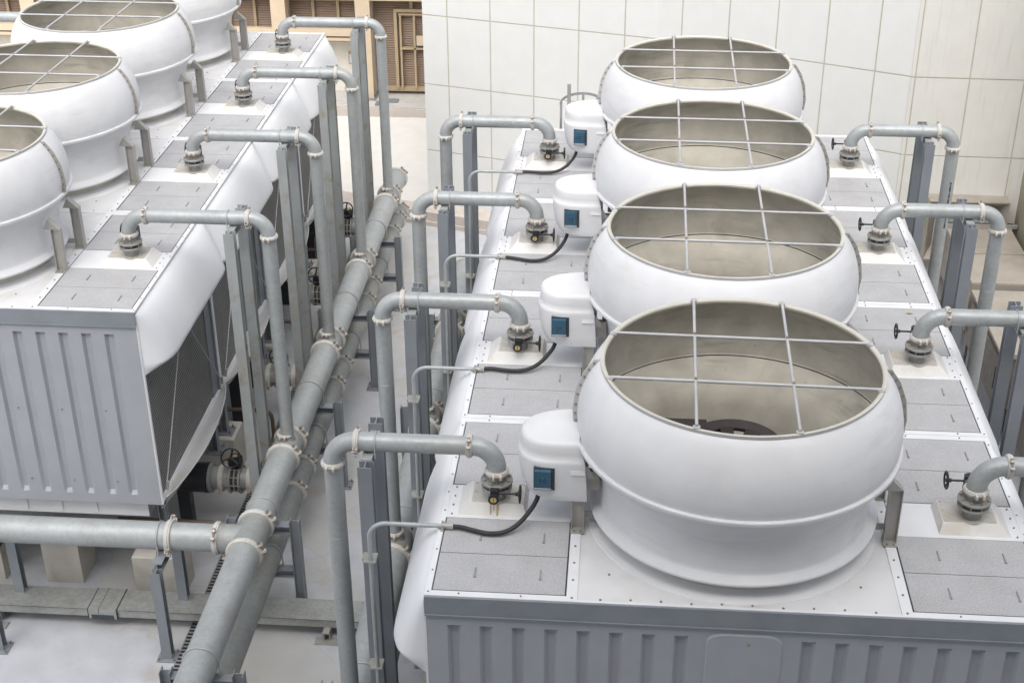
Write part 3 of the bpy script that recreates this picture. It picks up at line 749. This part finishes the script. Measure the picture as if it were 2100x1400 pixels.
PR, ZP, ER = .0925, .675, .235
def make_loop(x, y, dx, kind, zbot, label, group, mark=False):
    # valve at (x, y); riser at x + dx
    sx = 1 if dx > 0 else -1; xr = x+dx
    root = empty('riser_pipe', (x, y, 0.105), label, 'pipe', group); sh = (-x, -y, -.105)
    valve(root, x, y, sx, kind, sh)
    b = MB('pipe'); b.sweep([(x, y, .39)] + arc((x+sx*ER, y, ZP-ER), ER, math.pi, math.pi/2, 12, sx=sx), PR, 28); b.build('elbow', root, sh)
    b = MB('pipe'); b.cyl((x+sx*ER, y, ZP), (xr-sx*ER, y, ZP), PR, 28); b.build('crossover', root, sh)
    b = MB('pipe'); b.sweep(arc((xr-sx*ER, y, ZP-ER), ER, math.pi/2, 0, 12, sx=sx) + [(xr, y, .40)], PR, 28); b.build('elbow', root, sh)
    b = MB('pipe'); b.cyl((xr, y, .41), (xr, y, zbot), PR, 28)
    b.ring((xr, y, -.42), (0, 0, 1), PR-.002, PR+.002, .012)
    if mark:
        b.use('black')
        for i in range(22):
            zz = -.10-i*.034; L = random.choice((.012, .02, .026)); a = -1.25; ca, sa = math.cos(a), math.sin(a)
            b.box(xr+PR*ca-.012, y+PR*sa-.006, zz-L/2, xr+PR*ca+.012, y+PR*sa+.002, zz+L/2)
    b.build('riser', root, sh)
    coupling(root, (x+sx*.255, y, ZP), (1, 0, 0), PR, (0, -.75, .6), shift=sh)
    coupling(root, (xr-sx*.245, y, ZP), (1, 0, 0), PR, (0, -.8, -.4), shift=sh)
    coupling(root, (xr, y, .425), (0, 0, 1), PR, (-.05, -1, 0), shift=sh)
    coupling(root, (x, y, .405), (0, 0, 1), PR, (.1, -1, 0), shift=sh)
    return root
ordn = ['nearest', 'second', 'third', 'farthest']
YV = 1.42
gr1 = 'inverted-U riser pipes on the left side of the right-hand towers'
for i in range(4):
    lb = f'{ordn[i]} galvanised inverted-U pipe on the left side of the right-hand towers'
    if i == 0: pA = make_loop(.52, YV, -1.58, 'front', -2.56, lb, gr1)
    else: o = copy_tree(pA, (.52, YV+3*i, .105)); o['label'] = lb
gr2 = 'inverted-U riser pipes on the right side of the right-hand towers'
for i in range(4):
    lb = f'{ordn[i]} galvanised inverted-U pipe on the right side of the right-hand towers'
    if i == 0: pB = make_loop(5.0, YV, 1.49, 'back', -3.3, lb, gr2)
    elif i == 3: make_loop(5.0, YV+9, 1.49, 'back', -3.3, lb, gr2, True)
    else:
        o = copy_tree(pB, (5.0, YV+3*i, .105)); o['label'] = lb
        if i == 1: o_second = o
def chalk(root, x, y):
    cu = bpy.data.curves.new('chalk', 'FONT'); cu.body = '89 w.'; cu.size = .062; cu.extrude = .0006; cu.space_character = 1.15
    t = bpy.data.objects.new('tmp', cu); COL.objects.link(t)
    me = bpy.data.meshes.new_from_object(t.evaluated_get(bpy.context.evaluated_depsgraph_get())); bpy.data.objects.remove(t)
    rx = Matrix.Rotation(R(62), 4, 'X'); me.transform(rx)
    for v in me.vertices:     # wrap round the pipe
        a = -.62 + v.co.z/.1; v.co = Vector((x+v.co.x, y-math.cos(a)*(PR+.0012)+v.co.y*0, ZP+math.sin(a)*(PR+.0012)))
    me.materials.append(M['chalk']); o = bpy.data.objects.new('chalk_mark', me); COL.objects.link(o); o.parent = root; o.location = (-5.0, -y, -.105)
chalk(o_second, 5.53, YV+3)
gr3 = 'inverted-U riser pipes beside the left-hand towers'
for i in range(4):
    lb = f'{ordn[i]} galvanised inverted-U pipe on the right side of the left-hand towers'
    if i == 0: pC = make_loop(-4.735, YL+YV, 1.845, 'side', -2.56, lb, gr3)
    else: o = copy_tree(pC, (-4.735, YL+YV+3*i, .105)); o['label'] = lb
o = make_loop(XL+.5, YL+YV+9, -1.6, 'side', -2.56, 'white-lit crossover pipe at the far left edge of the picture', 'inverted-U riser pipes beside the left-hand towers')

def portal(x, y, label, group, m='steel', ub=.06):
    root = empty('pipe_support', (x, y, GZ), label, 'pipe support', group); sh = (-x, -y, -GZ)
    zt = ZP-PR
    for yy, top in ((y-.235, zt-.012), (y+.42, .655)):
        b = MB(m); b.hbeam((x, yy, GZ+.02), (x, yy, top), .135, .125, .011, 'y'); b.build('post', root, sh)
        b = MB('steel'); b.box(x-.13, yy-.13, GZ, x+.13, yy+.13, GZ+.02); b.use('bolt')
        for dx in (-.1, .1):
            for dy in (-.1, .1): b.cyl((x+dx, yy+dy, GZ+.02), (x+dx, yy+dy, GZ+.06), .012, 8)
        b.build('base_plate', root, sh)
    b = MB(m if m == 'rust' else 'rust'); b.hbeam_h((x, y-.17), (x, y+.36), zt-.004, .10, .10, .009); b.build('crossbeam', root, sh)
    b = MB('rod'); xx = x+ub
    b.sweep([(xx, y-PR-.006, zt-.03)] + [(xx, y-(PR+.006)*math.cos(a), ZP+(PR+.006)*math.sin(a)) for a in [i*math.pi/14 for i in range(15)]] + [(xx, y+PR+.006, zt-.03)], .007, 8)
    b.build('u_bolt', root, sh)
    return root
pg = ('pipe supports on the left side of the right-hand towers', 'pipe supports on the right side of the right-hand towers', 'pipe supports beside the left-hand towers')
for i in range(4):
    for (X, Y0, gi, mm, ub, side) in ((-.70, YV, 0, 'steel', .07, 'left side of the right-hand towers'), (6.10, YV, 1, 'steel', -.09, 'right side of the right-hand towers'), (-3.335, YL+YV, 2, 'rust', -.06, 'right side of the left-hand towers')):
        lb = f'{ordn[i]} {"rust-stained" if gi == 2 else "grey"} post frame under the pipe, {side}'
        portal(X, Y0+3*i, lb, pg[gi], mm if not (gi == 2 and i == 1) else 'rust', ub)
portal(XL-.75, YL+YV+9, 'grey steel post frame at the far left edge of the picture', pg[2], 'steel')

# headers
HZ, HR, H2Z, H2R = -2.82, .20, -3.56, .17
def tee(root, x, y, sh, up=True):
    b = MB('pipe2'); b.cyl((x, y-.23, HZ), (x, y+.23, HZ), HR+.006, 36)
    if up: b.sweep([(x, y, HZ), (x, y, -2.66), (x, y, -2.60), (x, y, -2.545)], .1, 28, radii=[.15, .135, .108, .096])
    b.build('tee', root, sh)
    for s in (-1, 1): coupling(root, (x, y+s*.235, HZ), (0, 1, 0), HR, (.82, 0, .57), w=.075, sc=1.45, shift=sh); 
def tee_c(root, x, y, sh):
    coupling(root, (x, y, -2.565), (0, 0, 1), PR, (-.1, -1, 0), shift=sh)
def header(x, y0, y1, ys, label, group, branch=None, ubs=()):
    root = empty('header_pipe', (x, y0, HZ-HR), label, 'pipe', group); sh = (-x, -y0, -HZ+HR)
    b = MB('pipe'); b.cyl((x, y0, HZ), (x, y1, HZ), HR, 40)
    for yy in [y0+1.6+2.4*i for i in range(int((y1-y0)/2.4))]: b.ring((x, yy, HZ), (0, 1, 0), HR-.002, HR+.0015, .010, 36, .0005)
    b.build('pipe', root, sh)
    for yy in ys: tee(root, x, yy, sh); tee_c(root, x, yy, sh)
    for yy in ubs:
        b = MB('rod'); b.sweep([(x-HR-.008, yy, HZ-.25)] + [(x-(HR+.008)*math.cos(a), yy, HZ+(HR+.008)*math.sin(a)) for a in [i*math.pi/16 for i in range(17)]] + [(x+HR+.008, yy, HZ-.25)], .010, 8); b.build('u_bolt', root, sh)
    b = MB('clamp'); b.cyl((x, y1, HZ), (x, y1+.05, HZ), HR*.98, 36); b.build('end_cap', root, sh)
    coupling(root, (x, y1-.04, HZ), (0, 1, 0), HR, (.7, 0, .7), w=.075, sc=1.45, shift=sh)
    if branch:
        bz = HZ; by = branch
        b = MB('pipe2'); b.cyl((x, by-.30, bz), (x, by+.30, bz), HR+.006, 36); b.cyl((x, by, bz), (x-.40, by, bz), .185, 36); b.build('tee', root, sh)
        for s in (-1, 1): coupling(root, (x, by+s*.31, bz), (0, 1, 0), HR, (.82, 0, .57) if s > 0 else (.9, 0, .42), w=.075, sc=1.5, shift=sh)
        coupling(root, (x-.42, by, bz), (1, 0, 0), .178, (0, -.7, .7), w=.07, sc=1.4, shift=sh)
    return root
hy = [YL+YV+3*i for i in range(4)]
hx = -2.92
stands = [2.15, 5.10, 8.12, 11.12, 14.12]
header(hx, -3.0, 16.75, hy, 'fat upper galvanised header pipe running away beside the left-hand towers', 'main header pipes', 4.47, stands)
hy2 = [YV+3*i for i in range(4)]
sR = [-.95, 2.05, 5.05, 8.05, 11.05]
header(-1.06, -4.0, 12.6, hy2, 'fat upper header pipe close along the left side of the right-hand towers', 'main header pipes', None, sR)
# branch to the left
root = empty('branch_pipe', (-3.4, 4.47, HZ-.18), 'thick galvanised pipe leading off to the left edge across the lower left', 'pipe'); sh = (3.4, -4.47, -HZ+.18)
b = MB('pipe'); b.cyl((-3.35, 4.47, HZ), (-14, 4.47, HZ), .178, 40)
for xx in (-5.72, -5.57, -3.82): b.ring((xx, 4.47, HZ), (1, 0, 0), .176, .1795, .010, 36, .0005)
b.build('pipe', root, sh)
coupling(root, (-3.95, 4.47, HZ), (1, 0, 0), .178, (0, -.8, -.5), w=.075, sc=1.5, shift=sh)
b = MB('rod'); b.sweep([(-4.08, 4.47-.186, HZ-.24)] + [(-4.08, 4.47-.186*math.cos(a), HZ+.186*math.sin(a)) for a in [i*math.pi/16 for i in range(17)]] + [(-4.08, 4.47+.186, HZ-.24)], .010, 8); b.build('u_bolt', root, sh)

# lower headers
def header2(x, y0, y1, tees, label, ubs=()):
    root = empty('lower_header_pipe', (x, y0, H2Z-H2R), label, 'pipe', 'lower header pipes'); sh = (-x, -y0, -H2Z+H2R)
    b = MB('pipe2'); b.cyl((x, y0, H2Z), (x, y1, H2Z), H2R, 36)
    for yy in (y0+2.0, y0+7.6, y0+9.1): b.ring((x, yy, H2Z), (0, 1, 0), H2R-.002, H2R+.003, .05, 36)
    b.build('pipe', root, sh)
    for yy in tees:
        b = MB('pipe2'); b.cyl((x, yy-.3, H2Z), (x, yy+.3, H2Z), H2R+.006, 32); b.build('tee', root, sh)
        for s in (-1, 1): coupling(root, (x, yy+s*.34, H2Z), (0, 1, 0), H2R, (.75, 0, .66), w=.07, sc=1.4, shift=sh)
    for yy in ubs:
        b = MB('rod'); b.sweep([(x-H2R-.008, yy, H2Z-.24)] + [(x-(H2R+.008)*math.cos(a), yy, H2Z+(H2R+.008)*math.sin(a)) for a in [i*math.pi/16 for i in range(17)]] + [(x+H2R+.008, yy, H2Z-.24)], .010, 8); b.build('u_bolt', root, sh)
    b = MB('clamp'); b.cyl((x, y1, H2Z), (x, y1+.05, H2Z), H2R*.98, 32); b.build('end_cap', root, sh)
    coupling(root, (x, y1-.04, H2Z), (0, 1, 0), H2R, (.7, 0, .7), w=.07, sc=1.4, shift=sh)
sy = [6.92+3.0*i for i in range(4)]
header2(hx+.02, -2.5, 16.75, sy, 'lower dusty header pipe beneath the upper one beside the left-hand towers', [s+.04 for s in stands])
header2(-1.04, -3.5, 12.4, [2.0+3*i for i in range(4)], 'lower dusty header pipe beneath the one along the right-hand towers', [s+.04 for s in sR])
root = empty('header_pipe', (6.49, -3, -3.6), 'header pipe low behind the right-hand towers under the right risers', 'pipe', 'main header pipes')
b = MB('pipe'); b.cyl((6.49, -3, -3.42), (6.49, 12, -3.42), .18, 32); b.build('pipe', root, (-6.49, 3, 3.6))

def stand(x, y, label, group):
    root = empty('pipe_stand', (x, y, GZ), label, 'pipe stand', group); sh = (-x, -y, -GZ)
    for s in (-1, 1):
        xx = x+s*.42
        b = MB('steel'); b.hbeam((xx, y, GZ+.015), (xx, y, -2.95), .13, .125, .010, 'x'); b.build('post', root, sh)
        b = MB('steel'); b.box(xx-.14, y-.12, GZ, xx+.14, y+.12, GZ+.016); b.use('bolt')
        for dx in (-.11, .11):
            for dy in (-.09, .09): b.cyl((xx+dx, y+dy, GZ+.016), (xx+dx, y+dy, GZ+.06), .013, 8)
        b.build('base_plate', root, sh)
    b = MB('steel'); b.hbeam_h((x-.355, y), (x+.355, y), HZ-HR-.003, .13, .12, .010); b.build('crossbeam', root, sh)
    b = MB('steel'); b.hbeam_h((x-.355, y), (x+.355, y), H2Z-H2R-.003, .13, .12, .010); b.build('crossbeam', root, sh)
sg1 = 'H-section stands carrying the left header pipes'; sg2 = 'H-section stands carrying the right header pipes'
for i, y in enumerate(stands): stand(hx, y, ['H-section stand cut by the bottom edge under the left header pipes', 'H-section stand beside the pipe junction at lower left centre', 'second complete H-section stand up the left header pipes', 'third complete H-section stand up the left header pipes', 'farthest H-section stand under the left header pipes'][i], sg1)
for i, y in enumerate(sR): stand(-1.06, y, ['stand at the bottom edge under the header beside the right-hand towers', 'second stand from the bottom under the right header pipes', 'middle stand under the right header pipes', 'fourth stand under the right header pipes', 'farthest stand under the right header pipes'][i], sg2)
def stand_b(x, y, label):
    root = empty('pipe_stand', (x, y, GZ), label, 'pipe stand', 'stands under the branch pipe'); sh = (-x, -y, -GZ)
    for yy in (y-.42, y+.42):
        b = MB('steel'); b.hbeam((x, yy, GZ+.015), (x, yy, -3.07), .13, .12, .010, 'y'); b.build('post', root, sh)
        b = MB('steel'); b.box(x-.13, yy-.12, GZ, x+.13, yy+.12, GZ+.016); b.use('bolt')
        for dx in (-.1, .1):
            for dy in (-.09, .09): b.cyl((x+dx, yy+dy, GZ+.016), (x+dx, yy+dy, GZ+.05), .013, 8)
        b.build('base_plate', root, sh)
    b = MB('steel'); b.hbeam_h((x, y-.36), (x, y+.36), HZ-.181, .13, .12, .010); b.build('crossbeam', root, sh)
stand_b(-4.05, 4.47, 'two-post stand under the branch pipe, its front post in open floor at lower left')
stand_b(-6.30, 4.47, 'two-post stand under the branch pipe at the left edge')

# concrete piers
def pier(x0, y0, x1, y1, z, lab, gp):
    b = MB('conc'); b.rbox(x0, y0, GZ, x1, y1, z, .015)
    o = b.build('concrete_pier'); tag(o, lab, 'pier', gp); return o
nm = ['front', 'second', 'third', 'fourth', 'last']
for i in range(5):
    y0 = YL+.02+3*i if i < 4 else YL+11.45
    pier(-4.82, y0, -4.18, y0+.55, -3.735, f'{nm[i]} pale concrete pier under the right edge of the left-hand towers', 'piers under the left-hand towers')
pier(-6.2, YL+.3, -5.68, YL+.85, -3.735, 'pale concrete pier below the thick branch pipe at lower left', 'piers under the left-hand towers')
pier(-7.3, YL+.3, -6.8, YL+.85, -3.735, 'concrete pier under the left-hand tower near the left edge', 'piers under the left-hand towers')
for i in range(4):
    pier(-.05, .05+3*i, .5, .6+3*i, -3.735, f'{nm[i]} concrete pier under the left edge of the right-hand towers', 'piers under the right-hand towers')
    pier(5.05, .05+3*i, 5.55, .6+3*i, -3.735, f'{nm[i]} concrete pier under the right edge of the right-hand towers', 'piers under the right-hand towers')

# suction lines with butterfly valves
def suction(y, label):
    z = -3.58; root = empty('suction_line', (-4.9, y, z), label, 'valve line', 'suction lines under the left-hand towers'); sh = (4.9, -y, -z)
    b = MB('black'); b.sweep([(-4.95, y, -2.86), (-4.95, y, -3.15)] + [(-4.95+.43-.43*math.cos(a), y, -3.15-.43*math.sin(a)) for a in [i*math.pi/20 for i in range(1, 11)]] + [(-4.22, y, z)], .22, 28)
    b.cyl((-4.25, y, z), (-4.19, y, z), .225, 28); b.box(-4.68, y-.08, GZ+.0, -4.5, y+.08, z-.13); b.build('elbow', root, sh)
    b = MB('cast'); b.ring((-4.16, y, z), (1, 0, 0), .15, .215, .05); b.cyl((-4.16, y, z), (-3.84, y, z), .165, 28); b.ring((-3.86, y, z), (1, 0, 0), .15, .215, .03); b.build('spool', root, sh)
    coupling(root, (-4.0, y, z), (1, 0, 0), .165, (0, -.8, -.5), w=.07, sc=1.3, shift=sh)
    b = MB('gap'); b.cyl((-3.85, y, z), (-3.74, y, z), .165, 28); b.use('cast'); b.ring((-3.79, y, z), (1, 0, 0), .15, .20, .022); b.ring((-3.72, y, z), (1, 0, 0), .15, .215, .03)
    b.use('copper')
    for i in range(10):
        a = i*math.pi/5; b.cyl((-3.90, y+.195*math.cos(a), z+.195*math.sin(a)), (-3.69, y+.195*math.cos(a), z+.195*math.sin(a)), .010, 8)
    v = b.build('valve', root, sh)
    b = MB('cast'); b.cyl((-3.72, y, z), (-3.08, y, z), .165, 28); b.build('pipe', root, sh)
    coupling(root, (-3.58, y, z), (1, 0, 0), .165, (0, -.8, -.5), w=.07, sc=1.3, shift=sh)
    g = MB('black'); g.cyl((-3.79, y, z+.16), (-3.79, y, z+.26), .04, 12); g.box(-3.87, y-.07, z+.24, -3.69, y+.07, z+.36); g.cyl((-3.78, y, z+.34), (-3.78, y, z+.39), .07, 16); g.use('brass'); g.cyl((-3.78, y, z+.385), (-3.78, y, z+.392), .035, 12); g.build('gearbox', v)
    h = MB('black'); c = Vector((-3.79, y-.17, z+.46)); ax = Vector((.15, -1, .55)).normalized()
    h.torus(c, tuple(ax), .135, .013, 28, 8); a_, u, vv = frame(ax)
    h.cyl(c-ax*.20, c, .012, 8); h.cyl(c-ax*.05, c+ax*.01, .028, 12)
    for i in range(3):
        a = .3+i*2*math.pi/3; h.cyl(c-ax*.015, c+(u*math.cos(a)+vv*math.sin(a))*.13, .014, 8)
    h.build('handwheel', v)
for i, y in enumerate(sy): suction(y, f'{ordn[i]} black elbow and flanged butterfly valve with black handwheel beside the left-hand towers')
for i in range(4):
    y = 5.85+3*i; b = MB('brown')
    b.sweep([(-5.2, y, -3.60), (-3.88, y, -3.60), (-3.78, y, -3.62), (-3.74, y, -3.68), (-3.73, y, -3.78), (-3.73, y, GZ+.01)], .032, 12)
    tag(b.build('drain_pipe'), f'{ordn[i]} thin brown drain pipe bending down beside the left-hand towers', 'drain pipe', 'brown drain pipes')
# drain channel
b = MB('black'); b.box(-3.93, -2, GZ, -3.79, 17, GZ+.006); b.use('cast')
for i in range(260): b.box(-3.925, -1.5+i*.07, GZ+.006, -3.795, -1.475+i*.07, GZ+.013)
b.box(-3.935, -2, GZ+.004, -3.922, 17, GZ+.014); b.box(-3.80, -2, GZ+.004, -3.787, 17, GZ+.014)
tag(b.build('drain_grating'), 'narrow dark floor drain grating running along beside the left header pipe', 'drain grating')
# cable trunking
root = empty('cable_trunking', (-5, 4.77, GZ), 'flat galvanised cable trunking lying across the floor at lower left', 'cable trunking'); sh = (5, -4.77, -GZ)
b = MB('tray'); b.box(-14, 4.57, -4.27, -1.42, 4.98, -4.155); b.box(-14, 4.56, -4.17, -1.42, 4.57, -4.145); b.box(-14, 4.56, -4.155, -1.42, 4.99, -4.147); b.build('duct', root, sh)
b = MB('tray'); b.box(-5.26, 4.545, -4.29, -4.88, 5.0, -4.138); b.use('gap'); b.box(-5.27, 4.54, -4.29, -5.26, 5.0, -4.135); b.box(-4.88, 4.54, -4.29, -4.87, 5.0, -4.135); b.box(-5.12, 4.54, -4.2, -5.115, 5.0, -4.136); b.box(-5.22, 4.538, -4.285, -4.92, 4.545, -4.225); b.build('joint_sleeve', root, sh)
for xx in (-6.55, -3.62, -2.05):
    b = MB('bracket'); b.box(xx-.045, 4.50, GZ+.02, xx-.03, 5.02, -4.29); b.box(xx+.03, 4.50, GZ+.02, xx+.045, 5.02, -4.29); b.box(xx-.045, 4.45, -4.29, xx+.045, 5.02, -4.27); b.box(xx-.16, 4.42, GZ, xx+.16, 4.56, GZ+.02); b.build('foot', root, sh)

# ------------------------------------------------------------------ electrical conduits of the right-hand row
def conduit_build(i=0):
    y = .99; o0 = empty('cable_conduit', (0.1, y, .02), None, 'conduit', 'motor cable conduits'); sh = (-.1, -y, -.02)
    rx, rc = -.665, .17; zc = .045
    b = MB('pipe'); b.sweep([(.12, y, zc), (rx+rc, y, zc)] + [(rx+rc-rc*math.sin(a), y, zc-rc+rc*math.cos(a)) for a in [j*math.pi/16 for j in range(1, 9)]] + [(rx, y, GZ+.3)], .0225, 16); b.build('rigid_conduit', o0, sh)
    pts = [(.10, y, zc), (.22, y-.012, .047), (.34, y-.05, .045), (.46, y-.085, .045), (.58, y-.085, .05), (.68, y-.045, .065), (.77, y+.03, .10), (.85, y+.12, .16), (.91, y+.20, .23), (.935, y+.25, .30), (.94, y+.27, .36)]
    k2 = (0, .55, .15, .75)[i]; tail = (0, .02, -.02, .0)[i]      # how taut each hose hangs
    pts = [(x, yy*(1-k2) + (y+.26*max(0, (x-.45)/.5)**2)*k2 + tail*(.2 < x < .9), z + .01*k2) for x, yy, z in pts]
    if True:
        # Catmull-Rom smoothing
        P = [Vector(p) for p in pts]; S = []
        for k in range(len(P)-1):
            a, b_, c, d = P[max(k-1, 0)], P[k], P[k+1], P[min(k+2, len(P)-1)]
            for t in (0, .33, .66): S.append(.5*((2*b_)+(c-a)*t+(2*a-5*b_+4*c-d)*t*t+(3*b_-a-3*c+d)*t**3))
        S.append(P[-1])
    b = MB('rubber'); b.sweep(S, .0225, 14); b.build('flexible_hose', o0, sh)
    b = MB('bracket'); b.cyl((.03, y, zc), (.10, y, zc), .030, 14); b.cyl((.10, y, zc), (.145, y, zc), .034, 8); b.box(.03, y-.05, .014, .06, y+.05, .03); b.box(.03, y-.045, .0, .055, y-.02, .075); b.box(.03, y+.02, .0, .055, y+.045, .075); b.build('gland', o0, sh)
    for zz in (-.40, -1.72, -3.0):
        b = MB('bracket'); b.box(rx-.09, y+.022, zz-.03, rx+.05, y+.13, zz); b.cyl((rx, y, zz-.03), (rx, y, zz), .032, 12); b.box(rx-.07, y-.03, zz-.012, rx+.05, y+.03, zz+.006); b.build('clip', o0, sh)
    return o0
cc = conduit_build()
for i in range(4):
    lb = f'{ordn[i]} pale conduit with black flexible hose feeding a motor cover of the right-hand row'
    o = cc if i == 0 else conduit_build(i)
    o.location = (.1, .99+3*i, .02); o['label'] = lb

b = MB('rustrun'); b.add([(5.10, 5.77, .016), (5.15, 5.75, .03), (5.20, 5.78, .018), (5.14, 5.81, .016), (5.10, 5.77, .014), (5.15, 5.75, .028), (5.20, 5.78, .016), (5.14, 5.81, .014)], [(0, 1, 3), (1, 2, 3), (4, 7, 5), (5, 7, 6), (0, 4, 5, 1), (1, 5, 6, 2), (2, 6, 7, 3), (3, 7, 4, 0)])
tag(b.build('dry_leaf'), 'small curled brown leaf lying on a grey hatch plate', 'leaf')
# ladder cage at the far end of the right-hand row
root = empty('caged_ladder', (.95, 12.3, GZ), 'grey ladder safety cage behind the farthest white motor cover', 'ladder'); sh = (-.95, -12.3, -GZ)
for xx in (.74, 1.16):
    b = MB('bracket'); b.box(xx-.03, 12.06, GZ, xx+.03, 12.08, .74 if xx < 1 else .42); b.build('stile', root, sh)
b = MB('bracket')
for j in range(14): b.cyl((.74, 12.07, GZ+.3+j*.3), (1.16, 12.07, GZ+.3+j*.3), .012, 8)
b.build('rungs', root, sh)
for zz in (.40, -.6, -1.6):
    b = MB('rod'); pts = [(.95-.36*math.cos(a), 12.10+.55*math.sin(a), zz) for a in [j*math.pi/14 for j in range(15)]]
    for p_, q_ in zip(pts[:-1], pts[1:]): b.bar(p_, q_, .008, .045)
    b.build('hoop', root, sh)
for a in (.25, .9, 1.57, 2.3, 2.9):
    b = MB('rod'); xx, yy = .95-.355*math.cos(a), 12.10+.545*math.sin(a); b.box(xx-.02, yy-.004, -1.7, xx+.02, yy+.004, .42); b.build('cage_strap', root, sh)

# ------------------------------------------------------------------ ducts at the right
root = empty('metal_duct', (8.2, 13, GZ), 'large beige metal duct entering the panelled wall at the right', 'duct'); sh = (-8.2, -13, -GZ)
b = MB('duct'); b.box(7.63, 12.36, -3.62, 8.80, 14.78, -2.72)
for yy in (12.40, 13.62, 14.72): b.box(7.615, yy-.03, -3.635, 8.815, yy+.03, -2.70)
b.build('casing', root, sh)
b = MB('gap'); b.box(7.58, 14.78, -3.66, 8.86, 14.86, -2.66); b.use('bracket'); b.box(7.60, 14.70, -2.70, 8.90, 14.76, -2.64); b.build('gasket', root, sh)
b = MB('duct'); xa, xb, za, zb = 7.29, 8.69, -3.36, -2.22; ia, ib, ja, jb = 7.47, 8.53, -3.20, -2.42
yo = 15.02
o_ = [(xa, yo, za), (xb, yo, za), (xb, yo, zb), (xa, yo, zb)]; i_ = [(ia, 14.83, ja), (ib, 14.83, ja), (ib, 14.83, jb), (ia, 14.83, jb)]
# flared collar is open towards the room: outer rim proud, inner rim at the wall
o2 = [(x, 14.72, z) for x, y, z in o_]; i2 = [(x, 15.04, z) for x, y, z in i_]
b.add(o2+i2, [(k, (k+1) % 4, 4+(k+1) % 4, 4+k) for k in range(4)])
o3 = [(x+(-.02 if x < 8 else .02), 14.72, z+(.02 if z > -3 else -.02)) for x, y, z in o_]; o4 = [(x, 15.06, z) for x, y, z in o3]
b.add(o2+o3, [(k, (k+1) % 4, 4+(k+1) % 4, 4+k) for k in range(4)]); b.add(o3+o4, [(k, (k+1) % 4, 4+(k+1) % 4, 4+k) for k in range(4)])
b.build('wall_collar', root, sh)
b = MB('steel'); b.box(7.75, 12.6, GZ, 7.9, 12.75, -3.62); b.box(7.75, 14.3, GZ, 7.9, 14.45, -3.62); b.build('leg', root, sh)
def unit(x0, y0, y1, zt, zb, label):
    root = empty('air_handler', ((x0+11)/2, (y0+y1)/2, GZ), label, 'air handling unit', 'beige air handling units at the right edge'); sh = (-(x0+11)/2, -(y0+y1)/2, -GZ)
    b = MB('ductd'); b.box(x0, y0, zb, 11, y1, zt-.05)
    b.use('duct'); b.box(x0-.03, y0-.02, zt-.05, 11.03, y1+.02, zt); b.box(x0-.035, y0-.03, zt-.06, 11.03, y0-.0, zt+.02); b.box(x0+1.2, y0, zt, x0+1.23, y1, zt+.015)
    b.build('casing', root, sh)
    n = max(1, round((y1-y0)/1.1))
    for i in range(n):
        ya = y0+.08+i*(y1-y0-.1)/n; yb = ya+(y1-y0-.1)/n-.12
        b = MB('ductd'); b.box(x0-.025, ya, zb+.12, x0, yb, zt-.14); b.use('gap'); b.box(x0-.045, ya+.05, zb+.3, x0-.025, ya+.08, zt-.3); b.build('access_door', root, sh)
    b = MB('steel'); b.box(x0+.05, y0+.05, GZ, x0+.2, y1-.05, zb); b.build('base_frame', root, sh)
unit(7.62, 9.95, 12.20, -2.76, -3.75, 'beige air handling unit just in front of the duct at right')
unit(7.90, 7.25, 9.70, -2.95, -4.1, 'second beige air handling unit at the right edge')
unit(8.05, 3.6, 6.9, -3.05, -4.2, 'nearest beige air handling unit at the right edge')
